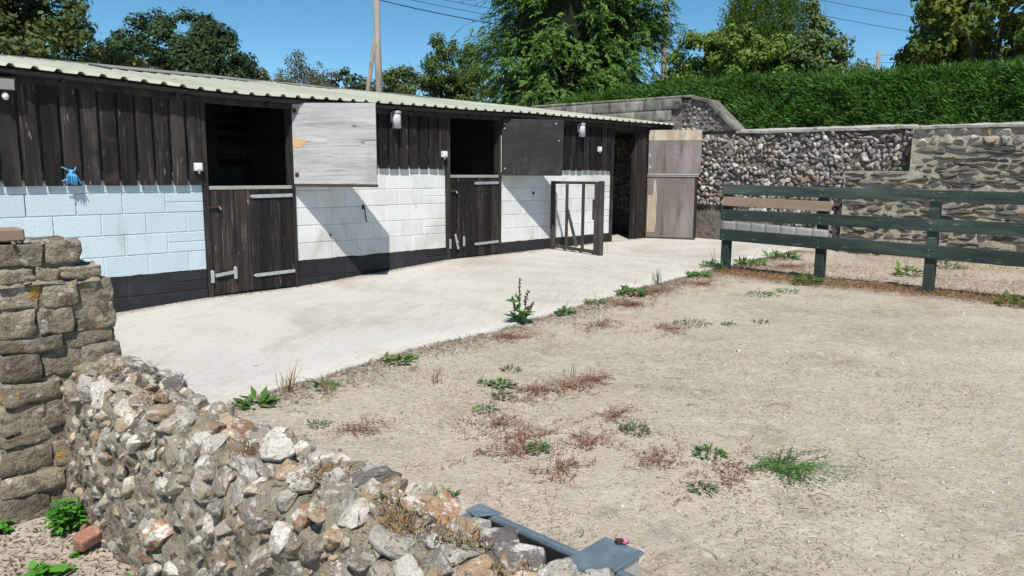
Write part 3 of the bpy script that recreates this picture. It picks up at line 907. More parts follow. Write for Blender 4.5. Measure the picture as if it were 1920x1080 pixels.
# ---------------------------------------------------------------- lamps, switches, twine on the stable front
def bulkhead(x, z, label):
    t = thing('wall_lamp', label, 'wall lamp', (x, -.045, z), 'ribbed glass wall lamps on the stable boards')
    MB().box(x-.06, x+.06, -.075, -.044, z-.03, z+.12).build('back_plate', MT['galv'], t, .006)
    b = MB()
    b.tube([(x, -.115, z+.10), (x, -.115, z-.10)], [.055, .062], 14)
    b.build('glass_jar', MT['glass_prism'], t, 0, True)
    MB().tube([(x, -.115, z+.135), (x, -.115, z+.125), (x, -.115, z+.095)], [.04, .062, .066], 14).build('cap', MT['galv'], t)
    MB().tube([(x, -.06, z+.06), (x, -.115, z+.118)], .012, 8).build('arm', MT['galv'], t)
    MB().tube([(x, -.115, z-.098), (x, -.115, z-.108)], [.064, .055], 14).build('rim', MT['galv'], t)
bulkhead(2.72, 2.17, 'ribbed glass wall lamp beside the grey plywood door')
bulkhead(6.83, 2.21, 'ribbed glass wall lamp between the black door and the far doorway')
def switch_box(x, z, label, w_=.085, cable=True):
    t = thing('switch_box', label, 'switch box', (x, -.045, z), 'white outdoor switch boxes on the boards')
    MB().box(x-w_/2, x+w_/2, -.1, -.045, z-.045, z+.045).build('case', MT['white_plastic'], t, .008, seg=2)
    MB().box(x-w_/2+.012, x+w_/2-.012, -.108, -.1, z-.03, z+.03).build('cover', MT['white_plastic'], t, .004)
    if cable:
        MB().tube([(x+.01, -.07, z-.045), (x+.01, -.07, z-.075)], .012, 8).build('gland', MT['white_plastic'], t)
switch_box(-.072, 1.51, 'white switch box left of the nearest stable door')
switch_box(3.625, 1.73, 'white switch box left of the middle stable door')
switch_box(7.42, 1.90, 'small white switch box near the far doorway', .07)
t = thing('floodlight', 'floodlight with a sensor under the eave at the left edge', 'floodlight', (-1.9, -.06, 2.2))
MB().prism([(-.06, 2.18), (-.15, 2.20), (-.17, 2.32), (-.06, 2.33)], 'x', -2.02, -1.80).build('housing', MT['black_plastic'], t, .01, seg=2)
MB().add([(-2.0, -.158, 2.21), (-1.82, -.158, 2.21), (-1.82, -.176, 2.305), (-2.0, -.176, 2.305), (-2.0, -.15, 2.21), (-1.82, -.15, 2.21), (-1.82, -.168, 2.305), (-2.0, -.168, 2.305)],
         [(0, 1, 2, 3), (7, 6, 5, 4), (0, 4, 5, 1), (1, 5, 6, 2), (2, 6, 7, 3), (3, 7, 4, 0)]).build('glass', MT['lamp_glass'], t)
MB().tube([(-1.89, -.11, 2.185), (-1.89, -.12, 2.15), (-1.89, -.13, 2.12)], [.02, .032, .02], 12).build('sensor', MT['white_plastic'], t, 0, True)
MB().box(-1.95, -1.87, -.06, -.044, 2.14, 2.24).build('mount', MT['black_plastic'], t, .003)

def twine():
    t = thing('twine_bunch', 'frayed bunch of bright blue baler twine tied to the boards', 'twine', (-1.37, -.06, 1.32))
    rr = random.Random(3)
    mb = MB()
    K = Vector((-1.372, -.075, 1.445))
    for i in range(46):
        a = rr.uniform(-1, 1)
        l = rr.uniform(.08, .13)
        e = K+Vector((a*.055+.0, rr.uniform(-.035, .01), -l))
        mid = (K+e)/2+Vector((a*.022, -.02+rr.uniform(-.01, .01), .012))
        mb.tube([K+Vector((rr.uniform(-.012, .012), rr.uniform(-.01, .01), 0)), mid, e], .0034, 4)
    mb.build('frayed_strands', MT['twine'], t)
    mb = MB()
    mb.tube([K+Vector((-.015, 0, .012)), K+Vector((.0, -.018, .0)), K+Vector((.018, 0, .012)), K+Vector((.0, .01, .018)), K+Vector((-.015, 0, .012))], .011, 7)
    mb.build('knot', MT['twine'], t)
    mb = MB()
    mb.tube([K, K+Vector((-.04, -.01, .03)), K+Vector((-.085, -.005, .05))], .006, 6)
    mb.tube([K, K+Vector((.03, -.01, .02)), K+Vector((.05, .01, .05))], .006, 6)
    mb.tube([K, K+Vector((.04, -.02, -.03)), K+Vector((.08, -.02, -.115))], .005, 6)
    mb.tube([K, K+Vector((-.04, -.02, -.07)), K+Vector((-.09, -.01, -.085))], .005, 6)
    mb.build('loose_ends', MT['twine'], t)
twine()

# ---------------------------------------------------------------- timber gate frame standing out from the wall
def gate_frame():
    A, B = Vector((6.09, -.06, 0)), Vector((5.90, -1.30, 0))
    u = (B-A).normalized()
    L = (B-A).length
    t = thing('timber_gate', 'dark open timber gate frame with bars standing out from the white wall', 'gate', (6.0, -.68, .15))
    def bar(name, s0, z0, s1, z1, wd, th, side=None):
        p, q = A+u*s0, A+u*s1
        p.z, q.z = z0, z1
        MB().beam(p, q, wd*.92, th*.9, side or u).build(name, MT['gate_wood'], t, .004)
    zb = .20
    bar('post', .045, .165, .045, 1.33, .085, .06)
    bar('post', L-.12, .15, L-.12, 1.335, .10, .07)
    bar('post', L-.03, .14, L-.03, 1.345, .05, .10)
    Z = Vector((0, 0, 1))
    bar('top_rail', .09, 1.305, L-.17, 1.312, .05, .05, Z)
    bar('bottom_rail', .09, zb+.02, L-.17, zb-.005, .055, .05, Z)
    bar('bar', .40, zb+.03, .40, 1.28, .05, .042)
    bar('bar', .80, zb+.03, .80, 1.285, .05, .042)
    bar('brace', .42, .86, .66, zb+.05, .055, .036)
    bar('block', L-.2, .72, L-.2, 1.05, .04, .05)
gate_frame()

# ---------------------------------------------------------------- end wall of flint, stepping down from the gable
FV = [stone_mesh(100+i, 3, 10, .34, False, .32, .72) for i in range(14)]
XW = 9.80
def stone_rows(y0, y1, z0, z1, row, wmin, wmax, keep, seed):
    rr = random.Random(seed)
    out = []
    z = z0
    while z < z1:
        h = row*rr.uniform(.85, 1.15)
        y = y0+rr.uniform(0, wmax)
        while y < y1:
            wd = rr.uniform(wmin, wmax)
            yc, zc = y+wd/2, z+h/2+rr.uniform(-.022, .022)
            if keep(yc, zc):
                out.append((yc, zc, wd, h))
            y += wd
        z += h*.97
    return out

flintw = thing('flint_boundary_wall', 'dark knapped flint wall running from the stable end behind the fence', 'wall', (XW+.2, -1.5, .1))
mb = MB()
V, F = [], []
ys = np.arange(-4.72, 4.0, .08)
zs = np.arange(0.0, 2.30, .08)
for y in ys:
    for z in zs:
        p = Vector((XW, y, z))
        V.append((XW+.03+.02*noise.noise(p*4)+.012*noise.noise(p*13), y, z))
n = len(zs)
for i in range(len(ys)-1):
    for j in range(n-1):
        a = i*n+j
        F.append((a, a+1, a+n+1, a+n))
mb.add(V, F)
mb.box(XW+.06, XW+.36, -4.7, 4.0, -.1, 2.30)
mb.build('mortar_core', MT['mortar_wall'], flintw, smooth=False)
def keep_flint(y, z):
    if y < -3.72 and z < 1.54:
        return False
    if y < -4.72 or z > 2.19:
        return False
    if noise.noise(Vector((y*1.9, z*2.6, 6)))+.5*noise.noise(Vector((y*6, z*6, 1))) > .52:
        return False
    if z < .82-.35*max(0, -1.9-y) and -2.6 < y < 0 and noise.noise(Vector((y*2, z*2, 0))) > -.35:
        return False
    if y > 0 and z < .7:
        return False
    return True
fs = stone_rows(-4.72, 1.9, .22, 2.26, .080, .06, .14, keep_flint, 5)
vis = [s for s in fs if s[0] < -.9]
hid = [s for s in fs if s[0] >= -.9]
vis.sort(key=lambda s: -(s[2]*s[3])*(1.0 if (s[1] > 1.3 or s[0] > -3.4) else .5))
def flint_xf(s, rr):
    yc, zc, wd, h = s
    return Vector((XW+.012+rr.uniform(-.016, .02), yc, zc)), Euler((rr.uniform(-.6, .6), rr.uniform(-.4, .4), rr.uniform(-.4, .4))), Vector((.07*rr.uniform(.8, 1.2), wd*rr.uniform(.62, .84), h*rr.uniform(.64, .86)))
rr = random.Random(9)
for s in vis[:290]:
    loc, rot, sc = flint_xf(s, rr)
    me = rr.choice(FV)
    link('flint', me, MT['flint_back'], flintw, loc, rot, sc)
def joined(name, items, meshes, mat, parent, xf, rr, kind='stuff'):
    Vs, Fs, b = [], [], 0
    cache = {}
    for s in items:
        me = rr.choice(meshes)
        if me.name not in cache:
            v = np.empty(len(me.vertices)*3, np.float32)
            me.vertices.foreach_get('co', v)
            f = np.array([p.vertices[:] for p in me.polygons], np.int32)
            cache[me.name] = (v.reshape(-1, 3), f)
        v, f = cache[me.name]
        loc, rot, sc = xf(s, rr)
        M = np.array(rot.to_matrix())
        Vs.append((v*np.array(sc))@M.T+np.array(loc))
        Fs.append(f+b)
        b += len(v)
    if not Vs:
        return
    V = np.concatenate(Vs)
    if parent is not None:
        V = V-np.array(wl(parent))
    o = link(name, mesh_np(name, V, np.concatenate(Fs), False), mat, parent, wl(parent) if parent is not None else (0, 0, 0))
    if kind:
        o['kind'] = kind
    return o
FVL = [stone_mesh(140+i, 2, 9, .34, False, .36, .75) for i in range(8)]
joined('flint_infill', vis[290:]+hid, FVL, MT['flint_back_rest'], flintw, flint_xf, rr)
V, F = [], []
ys = np.arange(-4.74, -1.55, .06)
for y in ys:
    for (dx, z) in ((-.05, 2.235), (-.055, 2.28), (.02, 2.315), (.2, 2.325), (.38, 2.30)):
        p = Vector((dx*3, y, z))
        V.append((XW+dx+.02*noise.noise(p*5), y, z+.018*noise.noise(p*4+Vector((9, 0, 0)))-.008*(y+1.5)*-.6))
for i in range(len(ys)-1):
    for j in range(4):
        a = i*5+j
        F.append((a, a+1, a+6, a+5))
MB().add(V, F).build('coping', MT['coping'], flintw, smooth=False)

# gable above the flint: concrete blocks, rubble end, sloping coping
gable = thing('gable_wall', 'grey lichened block gable end with a sloped shoulder behind the roof', 'wall', (XW+.15, 1.5, 2.3))
core = MB().prism([(-1.50, 2.30), (4.0, 2.30), (4.0, 2.97), (-.55, 2.93), (-.93, 2.85)], 'x', XW+.02, XW+.32).build('rubble_core', MT['grey_block'], gable)
for r_ in range(3):
    z0 = 2.305+r_*.225
    y = -.32+(.22 if r_ % 2 else 0)
    while y < 3.9:
        y2 = min(y+.45, 4.0)
        link('block', cham(.06, round(y2-y-.012, 3), .213, .008, MT['grey_block'], .004, r_), None, gable, (XW-.012, (y+y2)/2, z0+.112))
        y = y2
for r_ in range(8):
    link('coping_block', cham(.36, .52, .05, .01, MT['grey_block'], .006, r_ % 3), None, gable, (XW+.15, -.25+r_*.535, 3.0+.002*r_))
MB().prism([(-1.62, 2.30), (-1.56, 2.33), (-.95, 2.905), (-.62, 2.99), (-.55, 2.985), (-.55, 2.945), (-.90, 2.855), (-1.5, 2.30)], 'x', XW-.05, XW+.36).build('sloping_coping', MT['grey_block'], gable, .006)
rr = random.Random(21)
def in_sh(y, z):
    return z < 2.90 and z < 2.30+(y+1.58)*.93-.04 and not (-.36 < y < -.12 and z > 2.72)
gs = stone_rows(-1.5, -.3, 2.33, 2.92, .10, .09, .15, in_sh, 31)
for s in gs:
    link('flint', rr.choice(FV), MT['flint_back'], gable, (XW+.018, s[0], s[1]), (rr.uniform(-.3, .3), rr.uniform(-.3, .3), 0), (.035, s[2]*.42, s[3]*.45))
for i in range(11):
    link('flint', rr.choice(FV), MT['flint'], gable, (XW-.04, -.75+i*.12+rr.uniform(-.03, .03), 2.335+rr.uniform(-.015, .015)), (rr.uniform(-.3, .3), rr.uniform(-.3, .3), 0), (.05, .06, .05))
mb = MB()
nn = 18
V, F = [], []
for r_, xx in ((.075, XW-.055), (.058, XW-.055), (.058, XW+.0)):
    for k in range(nn):
        a = 2*math.pi*k/nn
        V.append((xx, -.24+r_*math.cos(a), 2.845+r_*math.sin(a)))
for q in (0, 1):
    for k in range(nn):
        F.append((q*nn+k, q*nn+(k+1) % nn, (q+1)*nn+(k+1) % nn, (q+1)*nn+k))
V2 = [(XW-.001, -.24+.075*math.cos(2*math.pi*k/nn), 2.845+.075*math.sin(2*math.pi*k/nn)) for k in range(nn)]
b = len(V)
V += V2
for k in range(nn):
    F.append((k, b+k, b+(k+1) % nn, (k+1) % nn))
mb.add(V, F).build('pipe_end', MT['grey_block'], gable)
MB().tube([(XW-.018, -.24, 2.845), (XW-.014, -.24, 2.845)], .06, 18).build('pipe_bore', MT['black_plastic'], gable)

# coursed stone wall standing proud of the flint
stonew = thing('coursed_stone_wall', 'tan coursed stone wall standing proud of the flint behind the fence', 'wall', (XW, -7, .1))
XS = XW-.24
mb = MB()
mb.box(XS+.025, XW+.36, -11.5, -4.73, -.1, 2.235)
mb.box(XS+.0255, XW+.1, -4.73, -3.70, -.1, 1.535)
mb.build('mortar_core', MT['wall_mortar_tan'], stonew)
def keep_st(y, z):
    return z < 1.52 if y > -4.80 else True
rows = stone_rows(-7.3, -3.74, .16, 1.93, .08, .10, .34, keep_st, 12)
rr = random.Random(14)
cnt = 0
rows = [r for r in rows if rr.random() > .10]
rows.sort(key=lambda s: (s[0] < -6.8, -s[2]*s[3]))
def st_xf(s, r_):
    return Vector((XS+.03, s[0], s[1])), Euler((0, 0, 0)), Vector((1, 1, 1))
for i, s in enumerate(rows[:295]):
    yc = min(s[0], -3.74-s[2]*.45) if s[0] > -4.2 and s[1] < 1.54 else s[0]
    link('stone', rr.choice(FV), MT['wall_stone'], stonew, (XS+.03+rr.uniform(-.012, .012), yc, s[1]+rr.uniform(-.012, .012)), (rr.uniform(-.09, .09), rr.uniform(-.1, .1), rr.uniform(-.08, .08)), (.06, s[2]*.70, s[3]*rr.uniform(.52, .8)))
def st2_xf(s, r_):
    return Vector((XS+.026, s[0], s[1])), Euler((r_.uniform(-.1, .1), 0, 0)), Vector((.05, s[2]*.56, s[3]*.55))
joined('stone_infill', rows[295:], FVL, MT['stone_rest'], stonew, st2_xf, rr)
tops = stone_rows(-8.0, -4.86, 1.95, 2.2, .15, .14, .26, lambda y, z: True, 44)
for s in tops:
    link('stone', rr.choice(FV), MT['top_stone'], stonew, (XS+.015, s[0], s[1]), (rr.uniform(-.3, .3), rr.uniform(-.2, .2), 0), (.065, s[2]*.55, s[3]*.56))
V, F = [], []
ys = np.arange(-11.5, -4.70, .08)
for y in ys:
    for (dx, z) in ((-.03, 2.20), (-.035, 2.235), (.06, 2.265), (.3, 2.27), (.58, 2.25)):
        p = Vector((dx*3, y, z))
        V.append((XS+dx+.02*noise.noise(p*5), y, z+.018*noise.noise(p*4+Vector((5, 0, 0)))))
for i in range(len(ys)-1):
    for j in range(4):
        a = i*5+j
        F.append((a, a+1, a+6, a+5))
MB().add(V, F).build('coping', MT['coping'], stonew)

# ---------------------------------------------------------------- post and rail fence
fence = thing('rail_fence', 'dark green three rail timber fence between the yard and the stone wall', 'fence', (5.9, -5, .15))
for y in (-3.47, -4.80, -6.09, -7.45, -8.8):
    gzv = float(gz(5.92, y))
    MB().prism([(5.87, gzv-.3), (5.98, gzv-.3), (5.98, 1.28), (5.925, 1.30), (5.87, 1.28)], 'y', y-.055, y+.055).build('post', MT['green_wood'], fence, .004)
def rail(name, z0a, z0b, h, ya, yb, mat, xo=0, th=.03, zdrop=0):
    MB().beam((5.852-xo, ya, z0a), (5.852-xo, yb, z0b), h, th, (0, 0, 1)).build(name, mat, fence, .004)
for y in (-3.47, -4.80, -6.09, -7.45):
    for zz in (1.285, 1.215, .935, .87, .63, .56):
        t_ = (y+3.4)/(-8.95+3.4)
        MB().tube([(5.84, y+.012, zz-.04*t_), (5.8335, y+.012, zz-.04*t_)], .006, 6).build('nail_head', MT['galv'], fence)
YA, YB = -3.40, -8.95
rail('rail', 1.258, 1.215, .135, YA, YB, MT['green_wood'])
rail('rail', .907, .890, .145, YA, YB, MT['green_wood'])
rail('rail', .627, .545, .160, YA, YB, MT['green_wood'])
rail('patch_board', 1.095, 1.07, .125, -3.43, -4.92, MT['brown_board'], .0, .022)
for i in range(7):
    ya = -3.42-i*.212
    me = cham(.022, .206, .135, .008, MT['grey_board'], .004, i % 4)
    link('patch_board', me, None, fence, (5.853+.002*(i % 2), ya-.106, .757-.008*i), (R(1.5+(i % 3)), 0, R((i % 2)*2-1)))



# ---------------------------------------------------------------- foreground flint wall
NV = [stone_mesh(200+i, 4, 9, .3) for i in range(16)]
fg = thing('rubble_flint_wall', 'broken low wall of white, grey and tan flints in the foreground', 'wall', (-2.85, -6.6, 0))
CS = [(-2.925, -.06), (-2.92, .1), (-2.91, .25), (-2.90, .38), (-2.885, .47), (-2.85, .535), (-2.79, .56), (-2.72, .565), (-2.66, .56), (-2.625, .52), (-2.60, .35), (-2.59, -.06)]
def cs_point(t):
    """point and outward normal along the cross section, t in 0..1 by length"""
    L = [0]
    for a, b in zip(CS, CS[1:]):
        L.append(L[-1]+math.dist(a, b))
    s = t*L[-1]
    for i in range(len(CS)-1):
        if s <= L[i+1]+1e-9:
            k = (s-L[i])/(L[i+1]-L[i])
            a, b = CS[i], CS[i+1]
            n = Vector((-(b[1]-a[1]), 0, b[0]-a[0])).normalized()
            return Vector((a[0]+(b[0]-a[0])*k, 0, a[1]+(b[1]-a[1])*k)), n
CSL = sum(math.dist(a, b) for a, b in zip(CS, CS[1:]))
def wall_h(y):       # the broken top wanders up and down, higher beside the pier
    return 1+.10*noise.noise(Vector((y*1.7, 1.3, 0)))+.10*max(0, (y+5.06)/.2)
def wall_pt(y, t):
    p, n = cs_point(t)
    p.y = y
    p.z *= wall_h(y)
    p.x += .03*noise.noise(Vector((y*1.1, p.z*2, 4)))
    return p, n
ys = np.arange(-9.3, -4.80, .022)
ts = np.linspace(0, 1, 60)
V, F = [], []
for y in ys:
    for t_ in ts:
        p, n = wall_pt(y, t_)
        q = Vector((p.x, y, p.z))
        d = .034*noise.noise(q*8)+.026*noise.noise(q*20)+.012*noise.noise(q*48)-.009
        V.append(tuple(p+n*d))
m = len(ts)
for i in range(len(ys)-1):
    for j in range(m-1):
        a = i*m+j
        F.append((a, a+m, a+m+1, a+1))
link('mortar_core', mesh_np('mortar_core', np.array(V)-np.array(wl(fg)), F, True), MT['mortar'], fg, wl(fg))
rr = random.Random(77)
stones = []
y = -8.35
while y < -4.9:
    sz = rr.uniform(.085, .115)
    nrow = int(CSL*.66/.074)
    for k in range(nrow):
        t_ = (k+.5+rr.uniform(-.3, .3))/nrow*.66
        yy = y+rr.uniform(-.04, .04)+(.045 if k % 2 else 0)
        p, n = wall_pt(yy, t_)
        top = t_ > .37
        s = rr.uniform(.030, .052)*(1.15 if top else 1.0)
        if rr.random() < .12:
            s *= 1.3
        stones.append((p, n, s, top, yy, t_))
    y += .085
stones = [s for s in stones if rr.random() > .1]
def fg_xf(s, r_):
    p, n, sz, top = s[:4]
    if top:
        q = n.to_track_quat('Z', 'Y').to_matrix() @ Euler((r_.uniform(-.5, .5), r_.uniform(-.5, .5), r_.uniform(0, 6.28))).to_matrix()
        sc = Vector((sz*r_.uniform(1.0, 1.55), sz*r_.uniform(.7, 1.1), sz*r_.uniform(.55, .9)))
        off = sz*r_.uniform(-.35, .12)
    else:      # slabs set on edge, leaning along the face
        tilt = r_.gauss(-.75, .35)
        ax = Matrix((n.cross(Vector((0, 0, 1))).normalized(), Vector((0, 0, 1)), n)).transposed()
        q = ax @ Euler((r_.uniform(-.35, .35), r_.uniform(-.35, .35), tilt)).to_matrix()
        sc = Vector((sz*r_.uniform(1.1, 1.7), sz*r_.uniform(.5, .95), sz*r_.uniform(.7, 1.0)))
        off = sz*r_.uniform(-.65, -.1)
    return p+n*off, q.to_euler(), sc
stones.sort(key=lambda s: -(s[2]/((s[0]-CP).length))*(1 if s[4] > -8.0 else .3))
for s in stones[:296]:
    loc, rot, sc = fg_xf(s, rr)
    link('flint', rr.choice(NV), MT['flint'], fg, loc, rot, sc)
joined('flint_rest', stones[296:], FV, MT['flint_rest'], fg, fg_xf, rr)
chips = []
for i in range(420):
    yy = rr.uniform(-8.3, -4.86)
    t_ = rr.uniform(.3, .66)
    p, n = wall_pt(yy, t_)
    chips.append((p, n, rr.uniform(.010, .024), False, yy, t_))
joined('flint_chips', chips, FVL, MT['flint_rest'], fg, fg_xf, rr)
# a few dominant stones lying along the crest
yy = -4.98
while yy > -8.0:          # larger flints bedded along the far edge of the crest
    r0 = rr.uniform(.046, .07)
    link('flint', rr.choice(NV), MT['flint'], fg, (-2.63+rr.uniform(-.03, .02), yy, .555*wall_h(yy)+rr.uniform(-.012, .022)), (rr.uniform(-.4, .4), rr.uniform(-.4, .4), rr.uniform(0, 6.28)), (r0*rr.uniform(1, 1.5), r0, r0*rr.uniform(.65, .9)))
    yy -= r0*1.75
for (xx, yy, zz, sx, sy, sz, rz_) in ((-2.74, -6.46, .60, .062, .075, .045, .4), (-2.55, -7.17, .47, .07, .05, .045, 1.2), (-2.53, -7.30, .46, .065, .05, .045, .3), (-2.52, -7.42, .45, .085, .055, .05, 2.0), (-2.54, -6.98, .48, .06, .05, .05, .7), (-2.50, -6.88, .50, .075, .06, .055, .2), (-2.46, -7.06, .44, .075, .06, .055, 1.4), (-2.56, -6.72, .50, .07, .055, .05, 2.2)):
    link('flint', rr.choice(NV), MT['flint'], fg, (xx, yy, zz), (rr.uniform(-.3, .3), rr.uniform(-.3, .3), rz_), (sx, sy, sz))

# ---------------------------------------------------------------- stone pier at the end of the wall
pier = thing('stone_pier', 'square pier of lichened brown stone blocks ending the flint wall', 'pier', (-2.87, -4.62, 0))
YF, YBk = -4.86, -4.40
courses = [(-.1, .05, -3.17, -2.60), (.05, .15, -3.16, -2.60), (.15, .27, -3.15, -2.61), (.27, .33, -3.14, -2.615), (.33, .455, -3.13, -2.62), (.455, .56, -3.12, -2.625), (.56, .685, -3.11, -2.63), (.685, .75, -3.105, -2.635), (.75, .875, -3.105, -2.64), (.875, .985, -3.10, -2.64), (.985, 1.055, -3.10, -2.685), (1.055, 1.16, -3.10, -2.76)]
MB().box(-3.085, -2.66, YF+.016, YBk-.016, -.1, .985).box(-3.07, -2.79, YF+.03, YBk-.03, .985, 1.15).build('mortar_core', MT['mortar'], pier)
rr = random.Random(5)
for i, (z0, z1, xa, xb) in enumerate(courses):
    n = [3, 2, 3, 2, 3, 2, 3, 2, 3, 3, 3, 2][i]
    cuts = [xa]
    for k in range(1, n):
        cuts.append(xa+(xb-xa)*(k/n)+rr.uniform(-.035, .035))
    cuts.append(xb)
    for (ya, yb) in ((YF, -4.63), (-4.63, YBk)):
        for a, b in zip(cuts, cuts[1:]):
            g_ = rr.uniform(.004, .010)
            me = cham(b-a-g_, yb-ya-.012, z1-z0-g_, .005, MT['pier_stone'], .017, rr.randrange(50))
            link('stone', me, None, pier, ((a+b)/2, (ya+yb)/2+rr.uniform(-.014, .010), (z0+z1)/2), (rr.uniform(-.03, .03), rr.uniform(-.03, .03), rr.uniform(-.03, .03)))
V, F = [], []     # sloped mortar haunching below the top course
for a in np.linspace(-3.1, -2.70, 14):
    for k, (yy, zz) in enumerate(((YF-.005, .975), (YF+.03, 1.015), (YF+.09, 1.05), (YBk-.1, 1.05), (YBk, .99))):
        p = Vector((a, yy, zz))
        V.append((a, yy+.01*noise.noise(p*12), zz+.014*noise.noise(p*9)))
for i in range(13):
    for j in range(4):
        a = i*5+j
        F.append((a, a+5, a+6, a+1))
MB().add(V, F).build('haunching', MT['mortar'], pier, smooth=True)
for i in range(16):
    link('stone_chip', rr.choice(FV), MT['flint'], pier, (rr.uniform(-3.05, -2.75), YF+rr.uniform(-.01, .06), rr.choice((.985, 1.05, 1.16))+.004), (rr.uniform(0, 3), 0, rr.uniform(0, 3)), (.018, .014, .009))
blk = MB().box(-3.12, -2.965, -4.80, -4.66, 1.168, 1.222).build('timber_offcut', MT['brown_board'], None, .006)
tag(blk, 'short sawn timber offcut lying on top of the stone pier', 'timber')

# ---------------------------------------------------------------- water trough behind the wall
trough = thing('water_trough', 'blue grey metal water trough tucked behind the foreground flint wall', 'trough', (-2.37, -7.2, 0))
x0, x1, y0, y1, zt = -2.40, -2.19, -7.50, -6.83, .33
def ringpts(ins, z):
    return [(x0+ins, y0+ins, z), (x1-ins, y0+ins, z), (x1-ins, y1-ins, z), (x0+ins, y1-ins, z)]
V = ringpts(.0, zt-.01)+ringpts(.05, -.02)+ringpts(.012, zt-.01)+ringpts(.06, .02)
F = []
for k in range(4):
    q = (k+1) % 4
    F += [(k, q, 4+q, 4+k), (8+q, 8+k, 12+k, 12+q), (k, 8+k, 8+q, q)]
F += [(12, 13, 14, 15), (7, 6, 5, 4)]
MB().add(V, F).build('basin', MT['gutter'], trough)  # metal basin coloured near black, the shade inside the trough painted in
V = ringpts(.022, zt-.07)
MB().add(V, [(0, 1, 2, 3)]).build('water', MT['water'], trough)
mb = MB()
c = [(x0, y0), (x1, y0), (x1, y1), (x0, y1)]
for k in range(4):
    a, b = c[k], c[(k+1) % 4]
    mb.tube([(a[0], a[1], zt), (b[0], b[1], zt)], .016, 10)
mb.build('rolled_rim', MT['trough'], trough, smooth=False)
MB().prism([(x1-.06, y1-.04), (x1+.02, y1-.09), (x1+.02, y1+.02), (x1-.05, y1+.02)], 'z', zt+.014, zt+.02).build('corner_plate', MT['trough'], trough, .001)
MB().box(x0-.03, x1+.125, -7.41, -7.265, zt+.012, zt+.024).build('valve_cover', MT['trough'], trough, .004)
MB().box(x1+.025, x1+.115, -7.40, -7.275, .05, zt+.0115).build('valve_box', MT['galv'], trough, .003)
MB().tube([(-2.075, -7.325, zt+.024), (-2.075, -7.325, zt+.034)], .014, 10).build('cover_bolt', MT['rust'], trough)
pk = MB()
for i in range(7):
    a = i*.9
    pk.tube([(-2.07, -7.345, zt+.026), (-2.068+.014*math.cos(a), -7.347+.013*math.sin(a), zt+.034+.005*(i % 3))], .0018, 5)
pk.build('pink_cord', MT['pink'], trough)

# ---------------------------------------------------------------- brick and rubble on the near left
br = MB().prism([(-.11, -.045), (.07, -.05), (.10, .0), (.085, .05), (-.10, .052), (-.115, .01)], 'z', 0, .075).build('broken_brick', MT['brick'], None, .014, local=True, loc=(-2.965, -5.33, -.035), rot=(R(14), R(-9), R(20)), seg=2)
br.scale = (.5, .66, .68)
tag(br, 'broken red brick lying on the ground against the flint wall', 'brick')

# ---------------------------------------------------------------- trees
def branches(mb, base, top, r0, r1, tips, seed):
    rr = random.Random(seed)
    base, top = Vector(base), Vector(top)
    n = 7
    pts, rs = [], []
    for i in range(n+1):
        t_ = i/n
        p = base.lerp(top, t_)+Vector((rr.uniform(-1, 1), rr.uniform(-1, 1), 0))*(top-base).length*.02*(1 if 0 < i < n else 0)
        pts.append(p)
        rs.append(r0*(1-t_)+r1*t_)
    mb.tube(pts, rs, 8)
    for tp in tips:
        tp = Vector(tp)
        t_ = min(.95, max(.25, rr.uniform(.4, .9)))
        s = base.lerp(top, t_)
        m1 = s.lerp(tp, .35)+Vector((0, 0, (tp-s).length*.07))
        m2 = s.lerp(tp, .7)+Vector((rr.uniform(-.1, .1), rr.uniform(-.1, .1), (tp-s).length*.06))
        rb = max(.02, (r0*(1-t_)+r1*t_)*.55)
        mb.tube([s, m1, m2, tp], [rb, rb*.7, rb*.42, rb*.16], 5)
        for k in range(2):
            e = tp+Vector((rr.uniform(-1, 1), rr.uniform(-1, 1), rr.uniform(-.2, 1)))*(tp-s).length*.22
            mb.tube([m2, m2.lerp(e, .55), e], [rb*.35, rb*.22, rb*.08], 4)

def clump_crown(blobs, nclump, rc, nleaf, seed, shell=.72, flat=.8):
    """blobs: (centre, radii). Leaf positions and normals on many small clumps spread through the crown"""
    r = np.random.default_rng(seed)
    vol = np.array([b[1][0]*b[1][1]*b[1][2] for b in blobs])**.67
    idx = r.choice(len(blobs), nclump, p=vol/vol.sum())
    u = unit(nclump, r)
    rad = shell+(1.0-shell)*r.random(nclump)**.5
    inner = r.random(nclump) < .16
    rad[inner] = r.uniform(.25, .7, inner.sum())
    cen = np.array([blobs[i][0] for i in idx])+u*np.array([blobs[i][1] for i in idx])*rad[:, None]
    rcs = rc*r.uniform(.6, 1.35, nclump)
    w_ = rcs**2
    ci = r.choice(nclump, nleaf, p=w_/w_.sum())
    d = unit(nleaf, r)
    rr_ = rcs[ci]*(r.random(nleaf)**.4)
    P = cen[ci]+d*rr_[:, None]*np.array([1, 1, flat])
    N = d+.7*unit(nleaf, r)+.35*u[ci]
    N[:, 2] += .25
    return P, N, cen, ci

